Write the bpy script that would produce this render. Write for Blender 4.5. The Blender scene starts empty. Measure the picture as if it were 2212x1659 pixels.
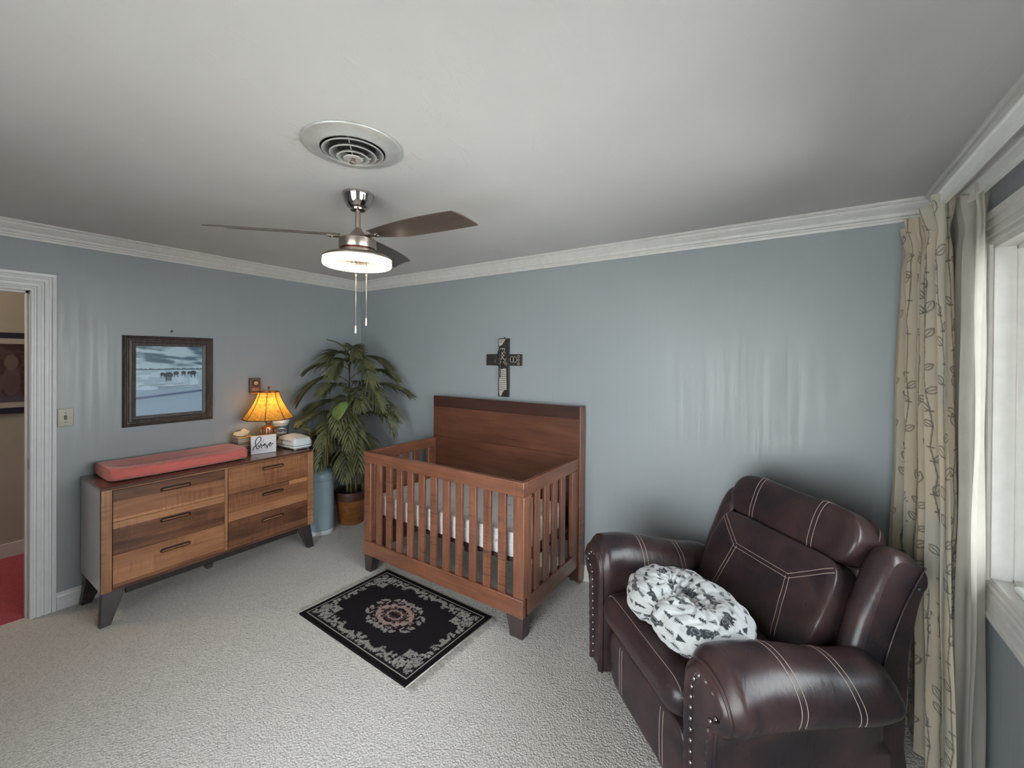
import bpy, bmesh, math, random
import numpy as np
from mathutils import Vector, Matrix, noise
PI = math.pi
R = math.radians
random.seed(7)
SC = bpy.context.scene
COL = SC.collection

# ------------------------------------------------------------------ camera
F = 906.861
fw = Vector((-0.55645949, 0.83086171, -0.00465427))
rt = Vector((0.83082864, 0.55647889, 0.00741724))
up = Vector((-0.0087527, -0.0002605, 0.99996166))
cd = bpy.data.cameras.new('camera')
cam = bpy.data.objects.new('camera', cd)
COL.objects.link(cam)
cam.matrix_world = Matrix(((rt.x, up.x, -fw.x, 3.90837), (rt.y, up.y, -fw.y, -2.87999),
                           (rt.z, up.z, -fw.z, 1.6381), (0, 0, 0, 1)))
cd.sensor_width = 36.0
cd.sensor_fit = 'HORIZONTAL'
cd.lens = 36.0 * F / 2212.0
cd.shift_y = -(829.5 - 777.09) / 2212.0
cd.clip_start = 0.05
SC.camera = cam

# ------------------------------------------------------------------ world, light, exposure
SC.view_settings.view_transform = 'Standard'
SC.view_settings.look = 'None'
SC.view_settings.gamma = 1.0
SC.view_settings.use_curve_mapping = False
SC.view_settings.exposure = 0.86
SKY = 8.0
w = bpy.data.worlds.new('world')
SC.world = w
w.use_nodes = True
wn = w.node_tree.nodes
wl = w.node_tree.links
bg = wn['Background']
tc = wn.new('ShaderNodeTexCoord')
sx = wn.new('ShaderNodeSeparateXYZ')
cr = wn.new('ShaderNodeValToRGB')
cr.color_ramp.elements[0].position = 0.0
cr.color_ramp.elements[0].color = (0.96, 0.98, 1.0, 1)
cr.color_ramp.elements[1].position = 0.8
cr.color_ramp.elements[1].color = (0.84, 0.91, 1.0, 1)
wl.new(tc.outputs['Generated'], sx.inputs[0])
wl.new(sx.outputs['Z'], cr.inputs[0])
wl.new(cr.outputs[0], bg.inputs['Color'])
bg.inputs['Strength'].default_value = SKY
SC.cycles.max_bounces = 10
SC.cycles.diffuse_bounces = 7
SC.cycles.glossy_bounces = 4
SC.cycles.transmission_bounces = 6
SC.cycles.transparent_max_bounces = 8
SC.cycles.sample_clamp_indirect = 6.0
SC.cycles.caustics_reflective = False
SC.cycles.caustics_refractive = False

H = 2.44        # ceiling
XR = 4.506      # window wall
YR = -4.25      # wall behind the camera
WY0, WY1, WZ0, WZ1 = -2.62, -0.655, 0.845, 2.06       # opening of the window
BX0, BX1, BZ0, BZ1 = 2.1, 4.3, 0.06, 2.1              # opening added in the wall behind the camera for daylight

def portal(loc, rot, sx_, sy_):
    l = bpy.data.lights.new('window_portal', 'AREA')
    l.shape = 'RECTANGLE'
    l.size = sx_
    l.size_y = sy_
    l.cycles.is_portal = True
    o = bpy.data.objects.new('window_portal', l)
    o.location = loc
    o.rotation_euler = rot
    COL.objects.link(o)
portal((XR + .155, (WY0 + WY1) / 2, (WZ0 + WZ1) / 2), (0, R(90), 0), WZ1 - WZ0 + .02, WY1 - WY0 + .02)
portal(((BX0 + BX1) / 2, YR - .155, (BZ0 + BZ1) / 2), (R(90), 0, 0), BX1 - BX0 + .02, BZ1 - BZ0 + .02)

sun = bpy.data.lights.new('sun', 'SUN')
sun.energy = 15.0
sun.angle = R(3)
sun.color = (1.0, .96, .90)
suno = bpy.data.objects.new('sun', sun)
suno.rotation_euler = Vector((.50, -.35, -.80)).to_track_quat('-Z', 'Y').to_euler()
COL.objects.link(suno)

# ------------------------------------------------------------------ helpers
def link(o, parent=None):
    COL.objects.link(o)
    if parent is not None:
        o.parent = parent
    return o

def thing(name, label, cat, loc=(0, 0, 0), rotz=0.0, group=None):
    o = bpy.data.objects.new(name, None)
    o.empty_display_size = .05
    link(o)
    o.location = loc
    o.rotation_euler = (0, 0, rotz)
    o['label'] = label
    o['category'] = cat
    if group:
        o['group'] = group
    return o

def tag(o, label, cat=None, group=None, kind=None):
    o['label'] = label
    if cat:
        o['category'] = cat
    if group:
        o['group'] = group
    if kind:
        o['kind'] = kind
    return o

class MB:
    def __init__(s):
        s.v = []
        s.f = []
    def add(s, v, f):
        n = len(s.v)
        s.v += [tuple(p) for p in v]
        s.f += [tuple(i + n for i in q) for q in f]
        return s
    def box(s, x0, x1, y0, y1, z0, z1):
        v = [(x, y, z) for z in (z0, z1) for y in (y0, y1) for x in (x0, x1)]
        return s.add(v, [(0, 2, 3, 1), (4, 5, 7, 6), (0, 1, 5, 4), (2, 6, 7, 3), (0, 4, 6, 2), (1, 3, 7, 5)])
    def hexa(s, bot, top):
        return s.add(list(bot) + list(top), [(3, 2, 1, 0), (4, 5, 6, 7), (0, 1, 5, 4), (1, 2, 6, 5), (2, 3, 7, 6), (3, 0, 4, 7)])
    def prism(s, poly, a0, a1, axis='y'):
        """poly of 2D points; axis = extrusion axis. coordinates (u,v): y->(x,z)  x->(y,z)  z->(x,y)"""
        n = len(poly)
        def P(u, v, a):
            return {'y': (u, a, v), 'x': (a, u, v), 'z': (u, v, a)}[axis]
        v = [P(u, w_, a0) for u, w_ in poly] + [P(u, w_, a1) for u, w_ in poly]
        f = [tuple(range(n))[::-1], tuple(range(n, 2 * n))] + [(i, (i + 1) % n, n + (i + 1) % n, n + i) for i in range(n)]
        return s.add(v, f)
    def lathe(s, prof, n=32, c=(0, 0, 0), cap=True):
        v = []
        for r, z in prof:
            for i in range(n):
                a = 2 * PI * i / n
                v.append((c[0] + r * math.cos(a), c[1] + r * math.sin(a), c[2] + z))
        f = []
        for j in range(len(prof) - 1):
            for i in range(n):
                f.append((j * n + i, j * n + (i + 1) % n, (j + 1) * n + (i + 1) % n, (j + 1) * n + i))
        if cap:
            f.append(tuple(range(n))[::-1])
            f.append(tuple((len(prof) - 1) * n + i for i in range(n)))
        return s.add(v, f)
    def tube(s, path, r, n=8, closed=False, taper=None):
        path = [Vector(p) for p in path]
        m = len(path)
        v = []
        nrm = None
        for i, p in enumerate(path):
            a = path[(i - 1) % m] if (closed or i > 0) else p
            b = path[(i + 1) % m] if (closed or i < m - 1) else p
            t = (b - a)
            t = t.normalized() if t.length > 1e-9 else Vector((0, 0, 1))
            if nrm is None:
                nrm = t.orthogonal().normalized()
            nrm = (nrm - t * nrm.dot(t))
            nrm = nrm.normalized() if nrm.length > 1e-6 else t.orthogonal().normalized()
            bi = t.cross(nrm)
            rr = r * (taper(i / max(1, m - 1)) if taper else 1)
            for k in range(n):
                a_ = 2 * PI * k / n
                v.append(p + nrm * rr * math.cos(a_) + bi * rr * math.sin(a_))
        f = []
        for i in range(m if closed else m - 1):
            j = (i + 1) % m
            for k in range(n):
                f.append((i * n + k, i * n + (k + 1) % n, j * n + (k + 1) % n, j * n + k))
        if not closed:
            f.append(tuple(range(n))[::-1])
            f.append(tuple((m - 1) * n + k for k in range(n)))
        return s.add(v, f)
    def grid(s, P):
        ny, nx = len(P), len(P[0])
        return s.add([p for row in P for p in row],
                     [(j * nx + i, j * nx + i + 1, (j + 1) * nx + i + 1, (j + 1) * nx + i) for j in range(ny - 1) for i in range(nx - 1)])
    def mesh(s, name):
        me = bpy.data.meshes.new(name)
        me.from_pydata([tuple(p) for p in s.v], [], s.f)
        bm = bmesh.new()
        bm.from_mesh(me)
        bmesh.ops.recalc_face_normals(bm, faces=bm.faces)
        bm.to_mesh(me)
        bm.free()
        return me
    def obj(s, name, m, parent=None, bevel=0.0, seg=2, smooth=None, label=None):
        me = s.mesh(name)
        me.materials.append(m)
        o = bpy.data.objects.new(name, me)
        link(o, parent)
        if bevel > 0:
            b = o.modifiers.new('bevel', 'BEVEL')
            b.width = bevel
            b.segments = seg
            b.limit_method = 'ANGLE'
            b.angle_limit = R(30)
            b.harden_normals = False
        if smooth is None:
            smooth = bevel > 0
        if smooth:
            me.shade_smooth()
            if smooth != 'all':
                me.set_sharp_from_angle(angle=R(38))
        if label:
            o['label'] = label
        return o

def grid_obj(name, P, m, parent=None, cols=None, closeu=False, closev=False, flip=False):
    """P: numpy (nv, nu, 3); cols: (nv, nu, 3) linear colours -> attribute 'Col'"""
    nv, nu = P.shape[:2]
    idx = np.arange(nv * nu).reshape(nv, nu)
    if closeu:
        idx = np.concatenate([idx, idx[:, :1]], 1)
    if closev:
        idx = np.concatenate([idx, idx[:1]], 0)
    a, b, c, d = idx[:-1, :-1], idx[:-1, 1:], idx[1:, 1:], idx[1:, :-1]
    q = np.stack([a, b, c, d] if not flip else [d, c, b, a], -1).reshape(-1, 4).astype(np.int32)
    me = bpy.data.meshes.new(name)
    me.vertices.add(nv * nu)
    me.vertices.foreach_set('co', P.reshape(-1).astype(np.float32))
    me.loops.add(q.size)
    me.loops.foreach_set('vertex_index', q.reshape(-1))
    me.polygons.add(len(q))
    me.polygons.foreach_set('loop_start', (np.arange(len(q)) * 4).astype(np.int32))
    me.update(calc_edges=True)
    me.validate()
    me.shade_smooth()
    if cols is not None:
        ca = me.color_attributes.new('Col', 'FLOAT_COLOR', 'POINT')
        buf = np.ones((nv * nu, 4), np.float32)
        buf[:, :3] = cols.reshape(-1, 3)
        ca.data.foreach_set('color', buf.reshape(-1))
    me.materials.append(m)
    o = bpy.data.objects.new(name, me)
    link(o, parent)
    return o

def catmull(pts, n=6, closed=False):
    pts = [Vector(p) for p in pts]
    out = []
    m = len(pts)
    for i in range(m if closed else m - 1):
        p0 = pts[(i - 1) % m] if (closed or i > 0) else pts[i]
        p1 = pts[i]
        p2 = pts[(i + 1) % m]
        p3 = pts[(i + 2) % m] if (closed or i < m - 2) else pts[(i + 1) % m]
        for k in range(n):
            t = k / n
            out.append(.5 * ((2 * p1) + (-p0 + p2) * t + (2 * p0 - 5 * p1 + 4 * p2 - p3) * t * t + (-p0 + 3 * p1 - 3 * p2 + p3) * t ** 3))
    if not closed:
        out.append(pts[-1])
    return out

def resample(pts, n):
    pts = [np.array(p, float) for p in pts]
    d = [0]
    for a, b in zip(pts, pts[1:]):
        d.append(d[-1] + np.linalg.norm(b - a))
    t = np.linspace(0, d[-1], n)
    A = np.array(pts)
    return np.stack([np.interp(t, d, A[:, k]) for k in range(A.shape[1])], 1)

# ------------------------------------------------------------------ materials
class NT:
    def __init__(s, name):
        s.m = bpy.data.materials.new(name)
        s.m.use_nodes = True
        s.n = s.m.node_tree.nodes
        s.l = s.m.node_tree.links
        s.b = s.n['Principled BSDF']
        s.out = s.n['Material Output']
    def node(s, t, **kw):
        x = s.n.new('ShaderNode' + t)
        for k, v in kw.items():
            setattr(x, k, v)
        return x
    def put(s, sock, v):
        if isinstance(v, bpy.types.NodeSocket):
            s.l.new(v, sock)
        elif isinstance(v, (tuple, list)) and len(v) == 3 and sock.type == 'RGBA':
            sock.default_value = (*v, 1)
        else:
            sock.default_value = v
        return s
    def coord(s, kind='Object', scale=(1, 1, 1), rot=(0, 0, 0), loc=(0, 0, 0)):
        t = s.node('TexCoord')
        mp = s.node('Mapping')
        s.l.new(t.outputs[kind], mp.inputs[0])
        mp.inputs['Scale'].default_value = scale
        mp.inputs['Rotation'].default_value = rot
        mp.inputs['Location'].default_value = loc
        return mp.outputs[0]
    def shuffled(s, co, k=7.0):
        oi = s.node('ObjectInfo')
        mu = s.math('MULTIPLY', oi.outputs['Random'], k)
        va = s.node('VectorMath', operation='ADD')
        s.l.new(co, va.inputs[0])
        s.l.new(mu, va.inputs[1])
        return va.outputs[0]
    def noise(s, co, scale=5., detail=3., rough=.5, dist=0.):
        x = s.node('TexNoise')
        s.l.new(co, x.inputs['Vector'])
        for k, v in (('Scale', scale), ('Detail', detail), ('Roughness', rough), ('Distortion', dist)):
            x.inputs[k].default_value = v
        return x.outputs['Fac']
    def math(s, op, a, b=0.0, c=None):
        x = s.node('Math', operation=op)
        s.put(x.inputs[0], a)
        s.put(x.inputs[1], b)
        if c is not None:
            s.put(x.inputs[2], c)
        return x.outputs[0]
    def ramp(s, fac, stops, interp='LINEAR'):
        x = s.node('ValToRGB')
        x.color_ramp.interpolation = interp
        e = x.color_ramp.elements
        while len(e) < len(stops):
            e.new(0.5)
        for k, (p, c) in enumerate(stops):
            e[k].position = p
            e[k].color = (*c, 1) if len(c) == 3 else c
        s.l.new(fac, x.inputs[0])
        return x.outputs[0]
    def mix(s, fac, a, b, mode='MIX'):
        x = s.node('Mix', data_type='RGBA', blend_type=mode)
        s.put(x.inputs[0], fac)
        s.put(x.inputs[6], a)
        s.put(x.inputs[7], b)
        return x.outputs[2]
    def bump(s, h, strength=.3, dist=.01, prev=None):
        x = s.node('Bump')
        s.put(x.inputs['Height'], h)
        x.inputs['Strength'].default_value = strength
        x.inputs['Distance'].default_value = dist
        if prev is not None:
            s.l.new(prev, x.inputs['Normal'])
        return x.outputs[0]
    def done(s, col=None, rough=None, bump=None, **kw):
        if col is not None:
            s.put(s.b.inputs['Base Color'], col)
        if rough is not None:
            s.put(s.b.inputs['Roughness'], rough)
        if bump is not None:
            s.l.new(bump, s.b.inputs['Normal'])
        for k, v in kw.items():
            s.put(s.b.inputs[k.replace('_', ' ')], v)
        return s.m

def g3(c, k):
    return tuple(min(1, x * k) for x in c)

def plain(name, c, rough=.5, var=.08, scale=12., bs=.05, bd=.004, **kw):
    t = NT(name)
    co = t.coord()
    n = t.noise(co, scale, 4, .6)
    col = t.ramp(n, [(.3, g3(c, 1 - var)), (.7, g3(c, 1 + var))])
    return t.done(col, rough, t.bump(n, bs, bd), **kw)

def m_wall():
    t = NT('wall_paint')
    co = t.coord()
    st = t.noise(t.coord(scale=(30, 30, .9)), 1.0, 5, .65)
    st2 = t.noise(t.coord(scale=(90, 90, 2.5)), 1.0, 3, .6)
    fine = t.noise(co, 140, 2, .5)
    big = t.noise(co, .9, 3, .5)
    col = t.ramp(big, [(.3, (.262, .289, .310)), (.7, (.290, .317, .336))])
    col = t.mix(t.math('MULTIPLY', st, .16), col, (.40, .43, .45))
    st3 = t.noise(t.coord(scale=(22, 22, 1.6)), 1.0, 2, .5, .3)
    h = t.math('ADD', t.math('MULTIPLY', st3, .6), t.math('ADD', t.math('MULTIPLY', st2, .5), t.math('MULTIPLY', fine, .15)))
    ro = t.ramp(st, [(.35, (.31,) * 3), (.65, (.47,) * 3)])
    return t.done(col, ro, t.bump(h, .15, .005), Specular_IOR_Level=.5)
WALL = m_wall()

def m_ceiling():
    t = NT('ceiling_paint')
    co = t.coord()
    n = t.noise(co, 1.3, 4, .55)
    fine = t.noise(co, 120, 2, .5)
    sw = t.noise(t.coord(scale=(9, 2.2, 1), rot=(0, 0, R(35))), 1.6, 4, .5, 1.2)
    col = t.ramp(n, [(.3, (.54, .52, .503)), (.7, (.58, .56, .543))])
    # flaking paint round the vent
    geo = t.node('NewGeometry')
    dv = t.node('VectorMath', operation='DISTANCE')
    t.l.new(geo.outputs['Position'], dv.inputs[0])
    dv.inputs[1].default_value = (2.47, -1.84, H)
    ring = t.ramp(dv.outputs['Value'], [(.19, (1,) * 3), (.30, (0,) * 3)])
    fl = t.noise(t.coord(scale=(14, 5, 1), rot=(0, 0, R(-40))), 1.8, 5, .7, 1.5)
    fm = t.math('MULTIPLY', ring, t.ramp(fl, [(.58, (0,) * 3), (.62, (1,) * 3)]))
    col = t.mix(t.math('MULTIPLY', fm, .45), col, (.36, .30, .26))
    h = t.math('ADD', t.math('MULTIPLY', t.ramp(sw, [(.55, (0,) * 3), (.62, (1,) * 3)]), .5), t.math('MULTIPLY', fine, .12))
    h = t.math('SUBTRACT', h, t.math('MULTIPLY', fm, .8))
    return t.done(col, .6, t.bump(h, .18, .004))
CEIL = m_ceiling()

def m_carpet(name, c0, c1, c2):
    t = NT(name)
    co = t.coord()
    squig = t.node('TexNoise', noise_type='RIDGED_MULTIFRACTAL')
    t.l.new(co, squig.inputs['Vector'])
    squig.inputs['Scale'].default_value = 34
    squig.inputs['Detail'].default_value = 2
    squig.inputs['Distortion'].default_value = 1.4
    sq = squig.outputs['Fac']
    n2 = t.noise(co, 190, 3, .7, .6)
    vo = t.node('TexVoronoi', feature='F1')
    t.l.new(co, vo.inputs['Vector'])
    vo.inputs['Scale'].default_value = 115
    big = t.noise(t.coord(scale=(1, 1, 1), rot=(0, 0, R(40))), 1.5, 4, .6)
    base = t.ramp(n2, [(.30, c0), (.52, c1), (.72, c2)])
    base = t.mix(t.math('MULTIPLY', t.ramp(vo.outputs['Distance'], [(.45, (0,) * 3), (.8, (1,) * 3)]), .5), base, g3(c0, .82))
    base = t.mix(t.math('MULTIPLY', t.ramp(big, [(.35, (0,) * 3), (.65, (1,) * 3)]), .18), base, g3(c1, .78))
    h = t.math('ADD', t.math('MULTIPLY', vo.outputs['Distance'], -1.1), t.math('ADD', t.math('MULTIPLY', n2, .8), t.math('MULTIPLY', sq, .16)))
    return t.done(base, .95, t.bump(h, .75, .009), Specular_IOR_Level=.15, Sheen_Weight=.25)
CARPET = m_carpet('beige_carpet', (.50, .46, .42), (.72, .675, .63), (.85, .81, .77))
REDCARPET = m_carpet('red_carpet', (.20, .010, .030), (.52, .035, .075), (.70, .16, .13))

TRIM = plain('trim_paint', (.60, .585, .56), .38, .05, 18, .08, .003)
TRIMW = plain('door_trim_paint', (.62, .62, .63), .35, .04, 18, .08, .003)
HALLW = plain('hall_wall_paint', (.38, .345, .29), .6, .06, 4)

def m_wood(name, axis, tones, board=(2.3, .102), saw=.5, rough=.34, vert='z', coat=.25):
    """plank veneer: grain runs along `axis`, boards stacked along `vert`"""
    t = NT(name)
    co0 = t.shuffled(t.coord(), 3.7)
    sp = t.node('SeparateXYZ')
    t.l.new(co0, sp.inputs[0])
    cb = t.node('CombineXYZ')
    t.l.new(sp.outputs[axis.upper()], cb.inputs[0])
    t.l.new(sp.outputs[vert.upper()], cb.inputs[1])
    other = [a for a in 'XYZ' if a not in (axis.upper(), vert.upper())][0]
    t.l.new(sp.outputs[other], cb.inputs[2])
    P = cb.outputs[0]
    def mp(scale):
        m_ = t.node('Mapping')
        t.l.new(P, m_.inputs[0])
        m_.inputs['Scale'].default_value = scale
        return m_.outputs[0]
    br = t.node('TexBrick')
    t.l.new(mp((1, 1, 1)), br.inputs['Vector'])
    br.inputs['Color1'].default_value = (0, 0, 0, 1)
    br.inputs['Color2'].default_value = (1, 1, 1, 1)
    br.inputs['Mortar'].default_value = (.5, .5, .5, 1)
    br.inputs['Scale'].default_value = 1
    br.inputs['Mortar Size'].default_value = 0
    br.inputs['Brick Width'].default_value = board[0]
    br.inputs['Row Height'].default_value = board[1]
    br.offset = .37
    grain = t.noise(mp((2.2, 34, 34)), 1.0, 6, .62, .8)
    fine = t.noise(mp((9, 240, 240)), 1.0, 3, .6)
    blot = t.noise(mp((3, 7, 7)), 1.0, 3, .55, .6)
    sawm = t.noise(mp((95, 5, 5)), 1.0, 3, .6, .3)
    sawk = t.noise(mp((1.3, 5, 5)), 1.0, 2, .5)
    v = t.math('ADD', t.math('MULTIPLY', br.outputs['Color'], .46), t.math('MULTIPLY', blot, .34))
    v = t.math('ADD', v, t.math('MULTIPLY', grain, .42))
    v = t.math('ADD', v, t.math('MULTIPLY', fine, .12))
    col = t.ramp(v, [(.38, tones[0]), (.60, tones[1]), (.86, tones[2])])
    sawc = t.math('MULTIPLY', t.ramp(sawm, [(.52, (0,) * 3), (.62, (1,) * 3)]), t.ramp(sawk, [(.45, (0,) * 3), (.62, (1,) * 3)]))
    col = t.mix(t.math('MULTIPLY', sawc, saw * .8), col, g3(tones[0], .8))
    h = t.math('SUBTRACT', t.math('ADD', t.math('MULTIPLY', grain, .5), t.math('MULTIPLY', fine, .3)), t.math('MULTIPLY', sawc, saw * .6))
    return t.done(col, rough, t.bump(h, .22, .002), Coat_Weight=coat, Coat_Roughness=.25)

DT = [(.068, .027, .016), (.235, .095, .044), (.44, .205, .098)]
CT = [(.082, .031, .020), (.205, .080, .045), (.34, .152, .088)]
WOOD_DY = m_wood('acacia_boards', 'y', DT)
WOOD_DTOP = m_wood('acacia_top', 'y', [(.05, .020, .014), (.11, .045, .028), (.20, .09, .05)], vert='x', saw=.2, rough=.22, coat=.5)
WOOD_DPOST = m_wood('acacia_post', 'z', [(.17, .075, .038), (.36, .175, .085), (.54, .28, .15)], (60, 60), .9, vert='y')
WOOD_CX = m_wood('crib_rail_wood', 'x', CT, (60, 60), .45)
WOOD_CY = m_wood('crib_side_rail_wood', 'y', CT, (60, 60), .45)
WOOD_CZ = m_wood('crib_slat_wood', 'z', CT, (60, 60), .9, vert='x')
WOOD_HB = m_wood('headboard_wood', 'x', [(.050, .017, .010), (.120, .045, .025), (.21, .085, .046)], (60, 60), .12)
WOOD_HBD = m_wood('headboard_dark_wood', 'x', [(.022, .009, .008), (.048, .018, .013), (.085, .033, .022)], (60, 60), .08)
DARKWOOD = m_wood('dark_leg_wood', 'z', [(.014, .009, .010), (.030, .019, .020), (.05, .034, .032)], (3, .5), .1, vert='x', rough=.45)
SIDEP = plain('dresser_side_finish', (.40, .37, .37), .30, .06, 9, .05, .002, Coat_Weight=.4)
SLOT = plain('handle_shadow_wood', (.022, .010, .008), .6)

def m_leather(name, c, hi):
    t = NT(name)
    co = t.coord()
    big = t.noise(co, 4.5, 4, .6, .5)
    vo = t.node('TexVoronoi', feature='DISTANCE_TO_EDGE')
    t.l.new(co, vo.inputs['Vector'])
    vo.inputs['Scale'].default_value = 260
    wr = t.noise(t.coord(scale=(3, 9, 3)), 2.2, 4, .6, 1.2)
    fine = t.noise(co, 90, 3, .6)
    col = t.ramp(big, [(.38, c), (.62, hi)])
    h = t.math('ADD', t.math('MULTIPLY', t.ramp(vo.outputs['Distance'], [(0, (0,) * 3), (.2, (1,) * 3)]), .01),
               t.math('ADD', t.math('MULTIPLY', wr, .9), t.math('MULTIPLY', fine, .1)))
    ro = t.ramp(fine, [(.3, (.27,) * 3), (.7, (.36,) * 3)])
    return t.done(col, ro, t.bump(h, .16, .010), Specular_IOR_Level=.38, Coat_Weight=.04, Coat_Roughness=.3)
LEATHER = m_leather('brown_leather', (.021, .014, .018), (.052, .028, .027))
STITCH = plain('tan_thread', (.42, .33, .28), .7)
NAIL = plain('nail_metal', (.55, .52, .50), .18, .05, Metallic=1.0)
NAILD = plain('antique_nail_metal', (.42, .40, .38), .2, .05, Metallic=1.0)

def m_col(name, rough=.8, scale=300., bs=.2, bd=.002, mixc=None, **kw):
    t = NT(name)
    a = t.node('VertexColor', layer_name='Col')
    n = t.noise(t.coord(), scale, 3, .6)
    c = t.mix(.35, a.outputs['Color'], t.mix(1, a.outputs['Color'], t.ramp(n, [(.3, (.6,) * 3), (.7, (1.25,) * 3)]), 'MULTIPLY'))
    return t.done(c, rough, t.bump(n, bs, bd), **kw)

NICKEL = plain('brushed_nickel', (.42, .36, .31), .28, .04, 40, .03, .002, Metallic=1.0)
CHROME = plain('polished_nickel', (.5, .45, .42), .10, .03, Metallic=1.0)
BLADE = plain('fan_blade_finish', (.115, .085, .072), .33, .08, 30, .06, .002, Metallic=.35)
WHITEM = plain('white_enamel', (.70, .71, .70), .35, .04)
WHITEP = plain('white_plastic', (.62, .66, .68), .28, .03)
GREYP = plain('grey_plastic', (.36, .42, .46), .35, .03)
DARKP = plain('dark_plastic', (.03, .03, .032), .35)
DUCT = plain('dark_duct', (.035, .033, .03), .7)
VENTM = plain('vent_metal', (.48, .48, .46), .33, .07, 30, .05, .002, Metallic=.3)

def m_emit(name, c, st):
    t = NT(name)
    t.put(t.b.inputs['Base Color'], (.9, .9, .85))
    t.put(t.b.inputs['Emission Color'], c)
    t.b.inputs['Emission Strength'].default_value = st
    return t.m
RING = m_emit('led_diffuser', (1.0, .84, .62), 4.4)

def m_glass(name):
    t = NT(name)
    tr = t.node('BsdfTransparent')
    tr.inputs[0].default_value = (.95, .97, .96, 1)
    gl = t.node('BsdfGlossy')
    gl.inputs['Roughness'].default_value = .02
    fr = t.node('Fresnel')
    fr.inputs[0].default_value = 1.45
    mx = t.node('MixShader')
    t.l.new(fr.outputs[0], mx.inputs[0])
    t.l.new(tr.outputs[0], mx.inputs[1])
    t.l.new(gl.outputs[0], mx.inputs[2])
    t.l.new(mx.outputs[0], t.out.inputs['Surface'])
    return t.m
GLASS = m_glass('window_glass')

# ------------------------------------------------------------------ room shell
def struct(name, mb, m, label, cat, bevel=0.0, **kw):
    o = mb.obj(name, m, None, bevel, **kw)
    tag(o, label, cat, kind='structure')
    return o
T = .14
struct('floor', MB().box(-.05, XR + T, YR - T, .12, -.1, 0), CARPET, 'grey beige cut pile carpet covering the bedroom floor', 'floor')
struct('ceiling', MB().box(-.12, XR + T, YR - T, .12, H, H + .1), CEIL, 'off-white painted ceiling with a round vent and a fan', 'ceiling')
DY0, DY1, DZ = -3.22, -2.385, 2.03
wall_l = MB().box(-.12, 0, DY1 + .012, .12, 0, H).box(-.12, 0, DY0 - .012, DY1 + .012, DZ + .012, H).box(-.12, 0, YR - T, DY0 - .012, 0, H)
struct('wall_left', wall_l, WALL, 'blue grey wall beside the doorway behind the dresser', 'wall')
struct('wall_back', MB().box(0, XR, 0, .12, 0, H), WALL, 'blue grey wall behind the crib and the recliner', 'wall')
wr = MB().box(XR, XR + T, WY1, .12, 0, H).box(XR, XR + T, YR - T, WY0, 0, H).box(XR, XR + T, WY0, WY1, 0, WZ0).box(XR, XR + T, WY0, WY1, WZ1, H)
struct('wall_right', wr, WALL, 'blue grey wall around the big window', 'wall')
wb = MB().box(0, BX0, YR - T, YR, 0, H).box(BX1, XR, YR - T, YR, 0, H).box(BX0, BX1, YR - T, YR, 0, BZ0).box(BX0, BX1, YR - T, YR, BZ1, H)
struct('wall_rear', wb, WALL, 'blue grey wall behind the camera with an added daylight opening', 'wall')

# crown moulding: profile swept round the room
CP = [(0, -.098), (.006, -.098), (.009, -.086), (.015, -.082), (.016, -.074), (.026, -.070), (.030, -.060), (.031, -.055), (.040, -.046),
      (.052, -.032), (.058, -.024), (.059, -.018), (.068, -.015), (.074, -.009), (.074, 0), (0, 0)]
def sweep_room(prof, z, x0, x1, y0, y1):
    mb = MB()
    n = len(prof)
    v = []
    for cx, cy, sxn, syn in ((x0, y1, 1, -1), (x1, y1, -1, -1), (x1, y0, -1, 1), (x0, y0, 1, 1)):
        for u, h in prof:
            v.append((cx + sxn * u, cy + syn * u, z + h))
    f = []
    for k in range(4):
        a, b = k * n, ((k + 1) % 4) * n
        for i in range(n - 1):
            f.append((a + i, a + i + 1, b + i + 1, b + i))
    return mb.add(v, f)
struct('trim_1', sweep_room(CP, H - .0005, .0005, XR - .0005, YR + .0005, -.0005), TRIM, 'painted crown moulding running round the top of the walls', 'crown moulding')

BP = [(0, 0), (.016, 0), (.016, .030), (.013, .034), (.013, .062), (.009, .067), (.009, .082), (.006, .090), (.006, .102), (.002, .110), (0, .110)]
def base_run(name, p0, p1, nrm, label, m=TRIM):
    mb = MB()
    a, b = Vector((*p0, 0)), Vector((*p1, 0))
    n = Vector((*nrm, 0))
    v = [tuple(a + n * u + Vector((0, 0, h))) for u, h in BP] + [tuple(b + n * u + Vector((0, 0, h))) for u, h in BP]
    k = len(BP)
    f = [(i, (i + 1) % k, k + (i + 1) % k, k + i) for i in range(k)] + [tuple(range(k)), tuple(range(k, 2 * k))]
    mb.add(v, f)
    return struct(name, mb, m, label, 'baseboard')
base_run('baseboard_left', (.0005, -.016), (.0005, -2.27), (1, 0), 'painted stepped baseboard under the dresser wall', TRIMW)
base_run('baseboard_back', (.0005, -.0005), (XR, -.0005), (0, -1), 'painted stepped baseboard behind crib and recliner')
base_run('baseboard_right', (XR - .0005, -.016), (XR - .0005, YR + .0005), (-1, 0), 'painted baseboard below the big window')

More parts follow.
